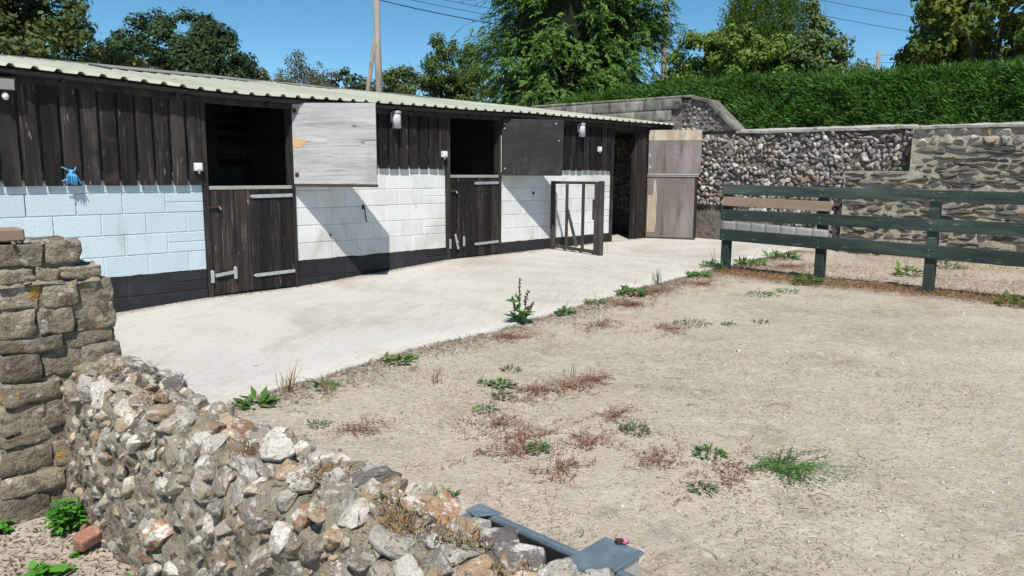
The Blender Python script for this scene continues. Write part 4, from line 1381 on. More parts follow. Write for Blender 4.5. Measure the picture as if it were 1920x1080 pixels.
def broad_tree(name, label, base, blobs, mat, nclump, rc, nleaf, size, seed, trunk_r=.3, cat='tree', nb=12, shell=.72, group=None):
    t = thing(name, label, cat, base, group)
    P, N, cen, ci = clump_crown(blobs, nclump, rc, nleaf, seed, shell)
    r = np.random.default_rng(seed+1)
    D = np.cross(N, unit(len(P), r))
    L = size*r.uniform(.7, 1.4, len(P))
    leaves('crown', P, D, N, L, L*.72, mat, t)
    top = max(blobs, key=lambda b: b[0][2]+b[1][2])
    mb = MB()
    sel = r.choice(len(cen), min(nb, len(cen)), replace=False)
    tz = np.mean([b[0][2] for b in blobs])
    branches(mb, (base[0], base[1], base[2]-.1), (np.mean([b[0][0] for b in blobs]), np.mean([b[0][1] for b in blobs]), tz+top[1][2]*.35), trunk_r, trunk_r*.25, [cen[i] for i in sel], seed)
    mb.build('trunk', MT['bark'], t, smooth=True)
    return t

broad_tree('broadleaf_tree', 'tall olive green tree cut by the left edge above the roof', (.6, 13.6, .2),
           [((-.2, 13.5, 6.4), (2.6, 2.2, 2.7)), ((1.5, 12.8, 4.3), (1.8, 1.6, 1.6)), ((2.5, 12.9, 7.3), (.9, .8, .55)), ((-1.5, 14.5, 4.2), (2.4, 2, 2.2)), ((3.0, 12.6, 6.2), (.55, .5, .35))], MT['lf_left'], 300, .46, 62000, .115, 11, .28, nb=16)
broad_tree('broadleaf_tree', 'lower yellowing tree between the left tree and the round dark oak', (4.3, 14.6, .2),
           [((4.0, 14.4, 3.6), (1.2, 1.0, 1.2)), ((4.9, 14.2, 3.2), (.9, .8, .9)), ((3.2, 14.6, 3.2), (1.2, 1, 1.1))], MT['lf_left2'], 120, .34, 24000, .10, 12, .15)
broad_tree('oak_tree', 'large round dark green oak behind the stable roof', (12.9, 30, .2),
           [((12.8, 30.0, 5.6), (3.5, 3.2, 3.55)), ((11.0, 30.8, 4.4), (2.1, 2, 2.2)), ((14.8, 29.0, 4.4), (2.2, 2, 2.4))], MT['lf_oak'], 560, .5, 76000, .155, 13, .5, shell=.87)
broad_tree('young_tree', 'thin pale tree in front of the dark oak on its right', (17.0, 29.6, .2),
           [((16.9, 29.7, 5.2), (1.1, 1, 1.5)), ((16.0, 29.9, 4.8), (.8, .8, 1.2))], MT['lf_thin'], 70, .4, 7000, .13, 14, .16)
broad_tree('bare_tree', 'sparse half bare tree with thin branches between oak and poles', (19.6, 29.8, .2),
           [((19.4, 29.9, 6.2), (1.55, 1.4, 1.75)), ((20.7, 29.2, 5.6), (1.1, 1, 1.5)), ((18.4, 30.4, 5.2), (1.1, 1, 1.3))], MT['lf_thin'], 120, .40, 7500, .12, 15, .2, nb=40)
broad_tree('far_tree', 'dark distant tree left of the leaning pole strut', (35.5, 49.5, .2),
           [((35.6, 49.5, 7.2), (3.2, 3, 3.0)), ((32.5, 51.3, 6.0), (2.8, 2.5, 2.2))], MT['lf_far'], 110, .8, 8000, .4, 16, .4)
broad_tree('far_tree', 'dark distant pointed tree right of the utility pole', (39.3, 46.3, .2),
           [((39.4, 46.2, 5.8), (2.6, 2.4, 2.3)), ((39.0, 46.6, 8.0), (.6, .6, 1.6)), ((42.5, 44.5, 5.6), (2.6, 2.4, 2.0))], MT['lf_far'], 110, .75, 8000, .38, 17, .35)
broad_tree('broadleaf_tree', 'airy mid green tree left of the big cypress', (20.2, 18.4, .2),
           [((20.2, 18.1, 6.3), (1.35, 1.2, 1.6)), ((18.7, 19.5, 5.0), (1.55, 1.3, 1.3)), ((20.9, 17.4, 4.6), (1.3, 1.2, 1.6)), ((19.5, 18.8, 3.2), (1.9, 1.5, 1.3))], MT['lf_mid'], 210, .38, 34000, .12, 18, .2, nb=24)

def spray_tree(name, label, base, surf, n, L, W, mat, seed, droop, trunk, cat='tree', core=None, nfan=7, SL=.3):
    """conifer: fans of narrow sprays; surf(r, n) gives points and outward directions"""
    t = thing(name, label, cat, base)
    r = np.random.default_rng(seed)
    C, O = surf(r, n)
    P = np.repeat(C, nfan, 0)
    Od = np.repeat(O, nfan, 0)
    side = np.cross(Od, [0, 0, 1.0])
    side /= np.maximum(np.linalg.norm(side, axis=1, keepdims=True), 1e-5)
    q = np.tile(np.arange(nfan)//2/max(1, (nfan-1)//2), len(C))[:, None]        # place along the spray
    sg = np.tile(np.where(np.arange(nfan) % 2, 1.0, -1.0), len(C))[:, None]
    Zv = np.array([0, 0, 1.0])
    tw = np.repeat(.35*r.normal(size=(len(C), 3)), nfan, 0)
    ax = Od+Zv*droop*.5+tw
    P = P+ax*SL*q+Zv*droop*SL*.5*q*q+.012*r.normal(size=P.shape)
    D = ax*(.75+.3*q)+side*sg*.75*(1-.55*q)+Zv*droop*(.35+.5*q)+.14*r.normal(size=P.shape)
    N = Zv+.3*r.normal(size=P.shape)+Od*.7
    ln = L*(1.15-.45*q[:, 0])*r.uniform(.75, 1.25, len(P))
    leaves('crown', P, D, N, ln, W*r.uniform(.7, 1.4, len(P)), mat, t, .22)
    mb = MB()
    for a in trunk:
        mb.tube(a[0], a[1], 7)
    mb.build('trunk', MT['bark'], t, smooth=True)
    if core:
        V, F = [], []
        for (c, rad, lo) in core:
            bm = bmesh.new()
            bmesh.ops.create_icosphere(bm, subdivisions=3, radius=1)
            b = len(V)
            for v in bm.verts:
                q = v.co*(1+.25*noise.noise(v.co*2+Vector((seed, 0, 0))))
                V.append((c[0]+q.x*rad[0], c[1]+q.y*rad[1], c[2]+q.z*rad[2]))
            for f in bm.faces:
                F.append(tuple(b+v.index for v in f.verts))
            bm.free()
        MB().add(V, F).build('shade_core', MT['lf_core'], t)  # solid core, the crown's inner shade carried by its dark colour
    return t

def cyp_surf(r, n):
    # boughs leave a central axis and droop; sprays hang along each bough
    ax = np.array([14.75, 6.6])
    nb = 240
    zb = r.uniform(1.0, 9.2, nb)
    th = r.uniform(0, 2*np.pi, nb)
    reach = np.interp(zb, [0.8, 2.5, 4.5, 6.5, 8, 9.4], [2.95, 3.2, 3.15, 2.8, 2.0, .5])*r.uniform(.8, 1.1, nb)
    bi = r.integers(0, nb, n)
    s = r.random(n)**.55
    rad = reach[bi]*s
    dirx, diry = np.cos(th[bi]), np.sin(th[bi])
    wob = .16*r.normal(size=(n, 3))*(.5+s[:, None])
    z = zb[bi]+.35*s*reach[bi]*.45-.55*(s**2)*reach[bi]*.3
    C = np.stack([ax[0]+dirx*rad, ax[1]+diry*rad, z], 1)+wob
    a = th[bi]+.5*r.normal(size=n)
    O = np.stack([np.cos(a), np.sin(a), -.15+.2*r.normal(size=n)], 1)
    return C, O
spray_tree('cypress_tree', 'big feathery green cypress towering over the stable roof', (14.75, 6.6, .2), cyp_surf, 15500, .135, .042, MT['lf_conifer'], 41, -.3,
           [([(14.75, 6.6, 0), (14.8, 6.6, 4), (14.75, 6.6, 9.3)], [.32, .22, .03])]+[([(14.75, 6.6, z), (14.75+math.cos(a)*1.5, 6.6+math.sin(a)*1.5, z+.45), (14.75+math.cos(a)*2.6, 6.6+math.sin(a)*2.6, z+.4)], [.06, .04, .012]) for z, a in [(1.5+.42*i, i*2.4) for i in range(16)]],
           core=[((14.75, 6.6, 3.0), (2.2, 2.2, 2.4), 0), ((14.75, 6.6, 6.0), (1.7, 1.7, 2.4), 0)], nfan=14, SL=.34)

def spire_surf(r, n):
    ax = np.array([[14.7, 1.0], [15.1, .45], [15.35, .0], [14.95, .75], [15.3, 1.3]])
    hh = np.array([5.9, 6.2, 5.75, 6.3, 5.4])
    k = r.integers(0, 5, n)
    z = 1.0+(hh[k]-1.0)*r.random(n)**.8
    rad = np.interp((hh[k]-z)/hh[k], [0, .15, .5, 1], [.06, .40, .78, .85])*r.uniform(.7, 1.08, n)
    th = r.uniform(0, 2*np.pi, n)
    C = np.stack([ax[k, 0]+np.cos(th)*rad, ax[k, 1]+np.sin(th)*rad, z], 1)
    O = np.stack([np.cos(th), np.sin(th), .3+0*th], 1)
    return C, O
spray_tree('upright_conifer', 'dark upright conifer with several pointed tops behind the hedge', (15.0, .7, .2), spire_surf, 6500, .085, .03, MT['lf_spire'], 42, .95,
           [([(15.0, .7, 0), (15.0, .7, 5)], [.14, .03])], core=[((15.0, .7, 2.8), (.8, .9, 2.4), 0)], nfan=10, SL=.2)
broad_tree('laurel_shrub', 'yellow green shrub right of the cypress above the hedge', (14.6, 1.9, .2),
           [((14.2, 1.75, 4.25), (.8, .85, .85)), ((14.1, 2.4, 3.8), (.65, .7, .8)), ((14.2, 1.0, 4.35), (.7, .8, .9)), ((14.5, .1, 4.1), (.7, .8, .85)), ((14.3, 1.5, 3.2), (.9, 1.2, .9))], MT['lf_laurel'], 150, .24, 24000, .085, 19, .1, 'shrub')
broad_tree('apple_tree', 'loose apple tree with pale leaves leaning right above the hedge', (15.5, -.4, .2),
           [((15.4, -.3, 4.4), (.75, .75, 1.0)), ((15.7, -.9, 4.2), (.7, .65, .75)), ((15.6, -.6, 3.4), (.9, .9, .9)), ((15.6, -.35, 5.35), (.3, .3, .4)), ((15.9, -1.45, 3.95), (.4, .35, .28))], MT['lf_apple'], 130, .24, 14000, .09, 20, .12, nb=34)
broad_tree('chestnut_tree', 'broad leafy chestnut tree filling the top right corner', (15.7, -4.6, .2),
           [((15.7, -4.4, 5.3), (1.6, 1.5, 1.5)), ((15.4, -3.5, 4.4), (.85, .7, .7)), ((15.3, -3.15, 3.75), (.55, .5, .4)), ((15.6, -5.5, 4.3), (1.9, 1.6, 1.5)), ((15.5, -3.55, 5.6), (.8, .6, .55))], MT['lf_chestnut'], 130, .30, 22000, .125, 22, .22, nb=30)

# ---------------------------------------------------------------- hedge
def hedge():
    t = thing('clipped_hedge', 'long clipped bright green conifer hedge behind the stone walls', 'hedge', (12.2, -3, .2))
    r = np.random.default_rng(51)
    y0, y1 = -12.0, 5.2
    def topz(y):
        return np.interp(y, [-12, -6, -4.7, -2.8, -.6, 1.6, 3.8, 5.2], [3.34, 3.32, 3.33, 3.36, 3.48, 3.46, 3.35, 3.0])
    def face(y, z):
        out = np.zeros(len(y))
        for i in range(len(y)):
            out[i] = .13*noise.noise(Vector((y[i]*.8, z[i]*1.1, 2)))+.08*noise.noise(Vector((y[i]*2.4, z[i]*2.4, 7)))
        return out
    nc, nb_ = 13500, 10
    cy = r.uniform(y0, y1, nc)
    cy = np.where(r.random(nc) < .85, r.uniform(-6.4, y1, nc), cy)
    cz = 1.95+(topz(cy)-1.95)*r.random(nc)
    gap = np.array([noise.noise(Vector((cy[i]*1.6, cz[i]*2.2, 3)))+.6*noise.noise(Vector((cy[i]*4.5, cz[i]*5.5, 8))) for i in range(nc)])
    k = gap > -.42+.25*r.normal(size=nc)
    cy, cz, gap = cy[k], cz[k], gap[k]
    nc = len(cy)
    cx = 11.55+face(cy, cz)+.12*np.maximum(0, cz-2.9)-.05*gap+np.abs(r.normal(0, .05, nc))
    cd = np.stack([-.5+.25*r.normal(size=nc), .45+.32*r.normal(size=nc), .62+.3*r.normal(size=nc)], 1)
    P1 = np.repeat(np.stack([cx, cy, cz], 1), nb_, 0)
    nf = len(P1)
    P1 = P1+.035*r.normal(size=(nf, 3))
    D1 = np.repeat(cd, nb_, 0)+.3*r.normal(size=(nf, 3))
    N1 = np.stack([-1+.4*r.normal(size=nf), .4*r.normal(size=nf), .7+.4*r.normal(size=nf)], 1)
    nt_ = 34000
    y = r.uniform(y0, y1, nt_)
    x = 11.6+1.3*r.random(nt_)**1.3
    P2 = np.stack([x, y, topz(y)+.06*r.normal(size=nt_)-.03], 1)
    D2 = np.stack([-.3+.35*r.normal(size=nt_), -.25+.4*r.normal(size=nt_), .9+.2*r.normal(size=nt_)], 1)
    N2 = np.stack([-1+.4*r.normal(size=nt_), .4*r.normal(size=nt_), .5+.4*r.normal(size=nt_)], 1)
    P, D, N = np.concatenate([P1, P2]), np.concatenate([D1, D2]), np.concatenate([N1, N2])
    n = len(P)
    leaves('foliage', P, D, N, r.uniform(.05, .155, n), r.uniform(.012, .024, n), MT['lf_hedge'], t, .1)
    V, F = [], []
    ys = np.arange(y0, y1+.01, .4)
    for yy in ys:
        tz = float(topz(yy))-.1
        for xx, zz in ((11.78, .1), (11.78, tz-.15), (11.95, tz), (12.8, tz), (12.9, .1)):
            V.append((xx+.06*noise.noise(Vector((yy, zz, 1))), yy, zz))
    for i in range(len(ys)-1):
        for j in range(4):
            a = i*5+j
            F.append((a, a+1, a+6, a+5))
    MB().add(V, F).build('shade_core', MT['lf_core'], t)  # solid dark core added behind the sprays, shade painted as colour
hedge()

# ---------------------------------------------------------------- poles and wires
def pole(name, label, base, top, r0, r1, extras=()):
    t = thing(name, label, 'pole', base)
    MB().tube([base, tuple(Vector(base).lerp(Vector(top), .5)), top], [r0, (r0+r1)/2, r1], 12).build('shaft', MT['pole'], t, smooth=True)
    for i in range(6):
        p = Vector(base).lerp(Vector(top), .42+i*.09)
        MB().tube([p, p+Vector((.16 if i % 2 else -.16, .1 if i % 2 else -.1, .02))], .010, 5).build('step_iron', MT['rust'], t)
    return t
pole('utility_pole', 'weathered wooden utility pole rising behind the stable roof', (11.70, 12.24, 0), (11.62, 12.30, 9.2), .13, .095)
pole('pole_strut', 'slim leaning timber strut propping the utility pole', (10.86, 12.90, 0), (11.66, 12.27, 6.35), .085, .06)
pole('utility_pole', 'brown wooden pole right of the cypress', (21.45, 7.52, 0), (21.4, 7.55, 9.5), .13, .10)
pole('utility_pole', 'short distant pole top seen over the hedge', (53.1, 10.3, 0), (53.1, 10.3, 10.0), .17, .15)
def wire(label, pts, r=.009, name='overhead_wire'):
    a, b, sag = pts
    a, b = Vector(a), Vector(b)
    q = []
    for i in range(17):
        s = i/16
        p = a.lerp(b, s)
        p.z -= sag*4*s*(1-s)
        q.append(p)
    o = MB().tube(q, r, 5).build(name, MT['wire'])
    tag(o, label, 'wire', 'overhead wires')
wire('thick overhead cable sloping from the pole down behind the cypress', ((11.62, 12.3, 7.0), (21.42, 7.5, 6.35), .25), .016)
wire('upper thin wire from the pole towards the cypress', ((11.6, 12.3, 7.45), (21.42, 7.5, 6.9), .25))
wire('second thin wire just above the thick cable by the pole', ((11.64, 12.28, 7.22), (21.4, 7.56, 6.62), .22))
wire('high wire crossing the sky left of the upright conifer', ((21.4, 7.55, 8.6), (26, -6, 4.9), .3))
wire('middle wire crossing the sky left of the upright conifer', ((21.4, 7.55, 9.1), (27, -6.5, 5.3), .3))
wire('low wire seen beside the distant pole over the hedge', ((21.4, 7.55, 5.0), (53.1, 10.3, 9.6), .4), .012)
wire('wire passing from the distant pole to the right', ((53.1, 10.3, 9.7), (50, -12, 9.3), .5), .014)
wire('lower wire passing from the distant pole to the right', ((53.1, 10.3, 9.2), (50, -12, 8.4), .5), .014)
guy = thing('guy_wire', 'slack guy wire with a black insulator beside the brown pole', 'wire', (21.9, 7.2, 3))
MB().tube([(21.45, 7.5, 8.6), (21.75, 6.95, 5.9), (22.0, 6.5, 3.6)], .008, 5).build('strand', MT['wire'], guy)
MB().tube([(21.70, 7.04, 6.35), (21.715, 7.01, 6.22), (21.74, 6.97, 6.08)], [.05, .085, .05], 8).build('insulator', MT['black_plastic'], guy)

# ---------------------------------------------------------------- weeds
def ground_at(x, y):
    return float(gz(x, y))-.03

def rosette(name, label, x, y, rad, h, n, mat, seed, L=.06, W=.028, cat='weed', stalks=0, z=None):
    t = thing(name, label, cat, (x, y, (ground_at(x, y) if z is None else z)), 'small weeds in the yard')
    r = np.random.default_rng(seed)
    a = r.uniform(0, 2*np.pi, n)
    q = rad*np.sqrt(r.random(n))
    z0 = t.location.z
    P = np.stack([x+np.cos(a)*q, y+np.sin(a)*q, z0+h*r.random(n)*(1-.6*q/rad)], 1)
    D = np.stack([np.cos(a)+.6*r.normal(size=n), np.sin(a)+.6*r.normal(size=n), .35+.5*r.random(n)], 1)
    N = np.stack([.4*r.normal(size=n), .4*r.normal(size=n), 1+0*a], 1)
    l_ = L*r.uniform(.6, 1.3, n)
    leaves('foliage', P, D, N, l_, l_*W/L, mat, t, .25)
    mb = MB()
    for i in range(max(3, stalks)):
        b = r.uniform(0, 6.28)
        hh = h*r.uniform(.7, 1.2) if i >= stalks else h*r.uniform(2.0, 3.2)
        e = Vector((x+math.cos(b)*rad*.5, y+math.sin(b)*rad*.5, z0+hh))
        mb.tube([(x, y, z0-.02), Vector((x, y, z0)).lerp(e, .5)+Vector((0, 0, .01)), e], [.003, .0025, .0015], 4)
    mb.build('stems', mat if stalks == 0 else MT['weed_grey'], t)
    return t

def grass_tuft(label, x, y, n, h, spread, mat, seed, name='grass_tuft'):
    t = thing(name, label, 'grass', (x, y, ground_at(x, y)), 'small weeds in the yard')
    r = np.random.default_rng(seed)
    z0 = t.location.z
    a = r.uniform(0, 2*np.pi, n)
    P = np.stack([x+.025*r.normal(size=n), y+.025*r.normal(size=n), z0+0*a], 1)
    D = np.stack([np.cos(a)*spread*r.random(n), np.sin(a)*spread*r.random(n), 1+0*a], 1)
    N = np.stack([np.cos(a), np.sin(a), .2+0*a], 1)
    leaves('blades', P, D, N, h*r.uniform(.4, 1.15, n), .005+.004*r.random(n), mat, t, .12)
    return t

def dock():
    x, y = 1.48, -3.60
    z0 = ground_at(x, y)
    t = thing('dock_plant', 'tall dock plant with seed spikes at the concrete edge', 'weed', (x, y, z0))
    r = np.random.default_rng(61)
    mb, sb = MB(), MB()
    P, D, N, Ls = [], [], [], []
    for k, (dx, dy, h) in enumerate(((.0, 0, .46), (.06, -.06, .34), (-.05, .05, .28), (.1, -.1, .22))):
        e = Vector((x+dx, y+dy, z0+h))
        b = Vector((x, y, z0))
        mb.tube([b, b.lerp(e, .5)+Vector((dx*.2, dy*.2, 0)), e], [.006, .005, .003], 5)
        for i in range(30):
            s = .55+.45*i/30
            p = b.lerp(e, s)
            sb.tube([p+Vector((.008*r.normal(), .008*r.normal(), 0)), p+Vector((.008*r.normal(), .008*r.normal(), .012))], .005, 4)
        for i in range(10):
            s = r.uniform(.02, .5)
            a = r.uniform(0, 6.28)
            p = b.lerp(e, s)
            P.append(p)
            D.append((math.cos(a), math.sin(a), .15+.9*r.random()))
            N.append((.5*r.normal(), .5*r.normal(), 1))
            Ls.append(r.uniform(.07, .19))
    leaves('foliage', P, D, N, np.array(Ls), np.array(Ls)*.42, MT['weed'], t, .35)
    mb.build('stems', MT['weed'], t)
    sb.build('seed_spikes', MT['seed'], t)['kind'] = 'stuff'
dock()
W_ = MT['weed']
WG = MT['weed_grey']
specs = [
 ('broad green weed where the concrete meets the flint wall', -1.53, -4.02, .10, .05, 46, W_, .08, .04, 0),
 ('low green weed right of the dry grass tuft at the concrete edge', -.99, -4.0, .09, .04, 44, W_, .055, .022, 1),
 ('leafy weed on the concrete edge left of the tall dock', -.22, -3.86, .10, .05, 46, W_, .07, .036, 0),
 ('small weed on the concrete edge just right of the tall dock', 2.11, -3.66, .09, .05, 40, W_, .07, .035, 1),
 ('spreading weed on the concrete edge beyond the dock', 2.69, -3.64, .14, .06, 60, W_, .06, .022, 2),
 ('rounded leafy weed on the far concrete edge', 3.37, -3.63, .15, .07, 64, W_, .09, .05, 2),
 ('small green weed on the concrete edge before the first fence post', 5.12, -3.50, .13, .05, 44, W_, .09, .05, 1),
 ('bright green weed at the foot of the first fence post', 5.88, -3.32, .18, .15, 130, W_, .1, .02, 3),
 ('bushy weed before the second fence post', 5.55, -4.79, .16, .14, 120, W_, .09, .03, 2),
 ('flat green weed patch in the dirt before the fence', 4.34, -4.78, .17, .03, 90, W_, .05, .016, 0),
 ('flat weed patch beside the larger one before the fence', 4.79, -4.88, .13, .03, 60, W_, .05, .016, 0),
 ('grey green mat of weed in the middle of the dirt', 2.49, -4.94, .17, .05, 130, WG, .04, .012, 0),
 ('tiny dark weed right of the grey green mat', 2.69, -5.22, .06, .03, 36, W_, .035, .014, 0),
 ('tiny olive weed alone in the middle dirt', 2.99, -5.39, .07, .025, 30, WG, .04, .014, 0),
 ('bright star shaped weed among the red stems', -.14, -4.95, .07, .045, 46, W_, .055, .022, 0),
 ('small weed left of the bright star shaped weed', -.20, -4.82, .055, .035, 36, W_, .04, .018, 0),
 ('grey weed behind the bright star shaped weed', .20, -4.70, .07, .04, 46, WG, .04, .014, 0),
 ('pale yellowing weed below the bright star shaped weed', -.30, -5.11, .065, .03, 34, WG, .045, .02, 0),
 ('dark low weed nearer than the yellowing weed', -.57, -5.21, .075, .035, 70, W_, .035, .012, 0),
 ('round grey green weed cushion right of the red stems', -.26, -6.16, .075, .05, 120, WG, .035, .010, 0),
 ('dark green weed cushion in the near dirt', -.85, -5.91, .07, .045, 110, W_, .035, .010, 0),
 ('small dense weed left of the big sprawling weed', -.30, -6.67, .075, .05, 90, W_, .045, .014, 0),
 ('little grey weed nearest the sprawling weed', -.71, -6.86, .06, .04, 70, WG, .04, .010, 0),
 ('low weed just behind the near flint wall', -1.63, -6.0, .06, .03, 50, W_, .035, .014, 0),
 ('faint olive weed near the concrete corner', -1.46, -4.66, .06, .03, 40, WG, .035, .012, 0),
 ('leafy weed on the concrete corner behind the fence', 8.0, -3.40, .22, .1, 60, W_, .15, .06, 1),
 ('low spreading weed behind the first fence panel', 6.81, -3.42, .2, .09, 70, W_, .12, .04, 1),
 ('yellowish seedling behind the fence middle', 7.37, -5.44, .12, .14, 40, MT['lf_laurel'], .14, .05, 1),
 ('flat grey weed near the stone wall foot', 8.7, -5.6, .25, .08, 80, WG, .1, .03, 0),
 ('yellow green weed at the right edge under the fence', 5.70, -7.0, .13, .1, 50, MT['lf_laurel'], .11, .04, 1),
 ('weed tuft behind the bottom of the flint wall by the trough', -1.95, -6.55, .05, .04, 46, WG, .035, .012, 0),
]
for i, (lb, x, y, rad, h, n, mt_, L, Wd, st) in enumerate(specs):
    rosette('weed', lb, x, y, rad, h, n, mt_, 300+i, L, Wd, stalks=st)
def sprawl():
    x, y = -.20, -7.05
    z0 = ground_at(x, y)
    t = thing('sprawling_weed', 'large sprawling green weed spreading over the near dirt', 'weed', (x, y, z0))
    r = np.random.default_rng(71)
    mb = MB()
    P, D, N = [], [], []
    for i in range(46):
        a = r.uniform(0, 6.28)
        l = r.uniform(.08, .27)*(1.25 if math.cos(a+.9) > .2 else .8)
        e = Vector((x+math.cos(a)*l*1.15, y+math.sin(a)*l, z0+r.uniform(.004, .03)))
        b = Vector((x+.04*r.normal(), y+.04*r.normal(), z0))
        mb.tube([b, b.lerp(e, .5)+Vector((0, 0, .02)), e], [.003, .002, .0012], 4)
        for k in range(16):
            p = b.lerp(e, r.uniform(.15, 1.05))+Vector((.014*r.normal(), .014*r.normal(), .008))
            P.append(p)
            D.append((math.cos(a)+.8*r.normal(), math.sin(a)+.8*r.normal(), .5*r.random()))
            N.append((.4*r.normal(), .4*r.normal(), 1))
    leaves('foliage', P, D, N, r.uniform(.012, .026, len(P)), .009, MT['weed'], t, .2)
    mb.build('stems', MT['weed'], t)
sprawl()
grass_tuft('tall dry wispy grass tuft at the near concrete edge', -1.24, -3.92, 34, .24, .9, MT['drygrass'], 81)
grass_tuft('thin dry grass wisp in the near dirt', -.41, -4.55, 14, .15, .6, MT['drygrass'], 82)
grass_tuft('dark grass tuft on the far concrete edge', 4.12, -3.50, 26, .24, .6, MT['weed_grey'], 83)
grass_tuft('single thin seedling stalk in the dirt', .37, -5.15, 7, .13, .4, MT['weed_grey'], 84)
grass_tuft('small dry twig like tuft left of the sprawling weed', -1.05, -4.15, 10, .16, .8, MT['drygrass'], 85)
# near left plants outside the wall
def nettle(label, x, y, rad, h, n, seed, L=.055, name='nettle_plant'):
    z0 = ground_at(x, y)
    t = thing(name, label, 'plant', (x, y, z0), 'green plants at the near left')
    r = np.random.default_rng(seed)
    mb = MB()
    P, D, N = [], [], []
    for i in range(max(5, n//14)):
        a = r.uniform(0, 6.28)
        q = rad*math.sqrt(r.random())
        e = Vector((x+math.cos(a)*q, y+math.sin(a)*q, z0+h*r.uniform(.55, 1.05)))
        b = Vector((x+math.cos(a)*q*.5, y+math.sin(a)*q*.5, z0-.01))
        mb.tube([b, e], [.004, .002], 4)
        for k in range(14):
            s = .25+.75*(k//2)/7
            p = b.lerp(e, s)
            a2 = r.uniform(0, 6.28)
            P.append(p)
            D.append((math.cos(a2), math.sin(a2), .25+.2*r.normal()))
            N.append((.25*r.normal(), .25*r.normal(), 1))
    leaves('foliage', P, D, N, L*r.uniform(.6, 1.2, len(P)), L*.7*r.uniform(.6, 1.2, len(P)), MT['nettle'], t, .3)
    mb.build('stems', MT['nettle'], t)
nettle('bushy bright green nettle at the foot of the flint wall', -2.985, -5.10, .065, .15, 300, 91, .042)
nettle('low nettle cut by the left edge beside the pier', -3.19, -4.86, .07, .05, 90, 92)
nettle('leafy yellow green plant at the bottom left corner', -3.14, -5.45, .07, .05, 110, 93, .05)
nettle('small green sprig right of the bottom left plant', -2.93, -5.72, .025, .03, 30, 94, .025)
nettle('tiny sprig between the nettle and the bottom left plant', -3.0, -5.33, .03, .02, 26, 95, .025)

# ---------------------------------------------------------------- litter, grit, dead stems
def straw(name, label, cat, n, xr, yr, mat, lmin, lmax, wd, seed, keep=None, lift=.004, up_=.15):
    r = np.random.default_rng(seed)
    x = r.uniform(*xr, n)
    y = r.uniform(*yr, n)
    if keep is not None:
        k = keep(x, y, r)
        x, y = x[k], y[k]
    n = len(x)
    z = gz(x, y)-.03
    for i in range(n):
        p = Vector((x[i], y[i], 0))
        z[i] += .012*noise.noise(p*1.7)+.006*noise.noise(p*6)
    a = r.uniform(0, 2*np.pi, n)
    P = np.stack([x, y, z+lift*r.uniform(.3, 1.3, n)], 1)
    D = np.stack([np.cos(a), np.sin(a), up_*r.normal(size=n)], 1)
    N = np.stack([.3*r.normal(size=n), .3*r.normal(size=n), 1+0*a], 1)
    o = leaves(name, P, D, N, r.uniform(lmin, lmax, n), wd, mat, None, .05)
    tag(o, label, cat, kind='stuff')
    return o
def dirt_ok(x, y, r):
    out = (y < edge_y(x)-.02) & ~((x > -2.93) & (x < -2.58)) & (x < 9.4)
    d = np.hypot(x+3.876, y+8.569)
    return out & (r.random(len(x)) < np.clip(5.5/np.maximum(d, 1), 0, 1)**1.3)
straw('straw_litter', 'dry straw and fibre littering the bare dirt', 'straw', 120000, (-4.2, 9.4), (-9.2, -3.1), MT['litter'], .012, .055, .0032, 111, dirt_ok)
def edge_ok(x, y, r):
    d = edge_y(x)-y
    return (d > -.02-.14*r.random(len(x))**4) & (d < .02+.42*r.random(len(x))**2.0*(.5+.8*np.abs(np.sin(x*1.9+np.sin(x*4.1))))) & ~((x > -3.1) & (x < -2.6))
straw('edge_litter', 'dead roots and dry grass along the concrete edge', 'dead grass', 120000, (-2.6, 9.3), (-4.7, -3.0), MT['roots'], .02, .09, .0045, 112, edge_ok, .012, .3)
def fence_ok(x, y, r):
    c = 5.85+.12*np.sin(y*1.7)
    d = np.abs(x-c)
    return (d < .1+.45*r.random(len(x))**2) & (y < -3.42)
straw('fence_grass', 'dead brown grass matted along the foot of the fence', 'dead grass', 75000, (4.9, 6.9), (-9.0, -3.4), MT['drygrass'], .03, .10, .006, 113, fence_ok, .03, .5)
def back_ok(x, y, r):
    q = np.array([noise.noise(Vector((x[i]*.9, y[i]*.9, 5))) for i in range(len(x))])
    return (y < edge_y(x)-.05) & (q > -.05+.3*r.normal(size=len(x)))
straw('paddock_grass', 'dead trampled grass between the fence and the stone wall', 'dead grass', 14000, (6.0, 9.5), (-8.0, -3.2), MT['drygrass'], .03, .10, .008, 114, back_ok, .02, .35)
def left_ok(x, y, r):
    return x < -2.94+.05*r.random(len(x))
straw('near_litter', 'straw and twigs on the ground left of the flint wall', 'straw', 3500, (-4.2, -2.88), (-7, -3.6), MT['scraps'], .02, .09, .004, 115, left_ok, .01, .2)
def on_yard(name, label, n, keep, seed, mat, lmin, lmax, wd):
    r = np.random.default_rng(seed)
    x, y = r.uniform(-2.5, 9.3, n), r.uniform(-3.7, -.01, n)
    if keep == 'foot':
        y = -.012-.16*r.random(n)**2.5
        k = np.array([noise.noise(Vector((v_*1.4, 3, 0))) for v_ in x]) > -.15+.2*r.normal(size=n)
    else:
        k = (y > edge_y(x)+.05) & (np.array([noise.noise(Vector((a_*.7, b_*.9, 4))) for a_, b_ in zip(x, y)]) > .05+.2*r.normal(size=n))
    x, y = x[k], y[k]
    n = len(x)
    a = r.uniform(0, 6.28, n)
    P = np.stack([x, y, gz(x, y)+.003+.003*r.random(n)], 1)
    D = np.stack([np.cos(a), np.sin(a), .06*r.normal(size=n)], 1)
    N = np.stack([.2*r.normal(size=n), .2*r.normal(size=n), 1+0*a], 1)
    o = leaves(name, P, D, N, r.uniform(lmin, lmax, n), wd, mat, None, .03)
    tag(o, label, 'straw', kind='stuff')
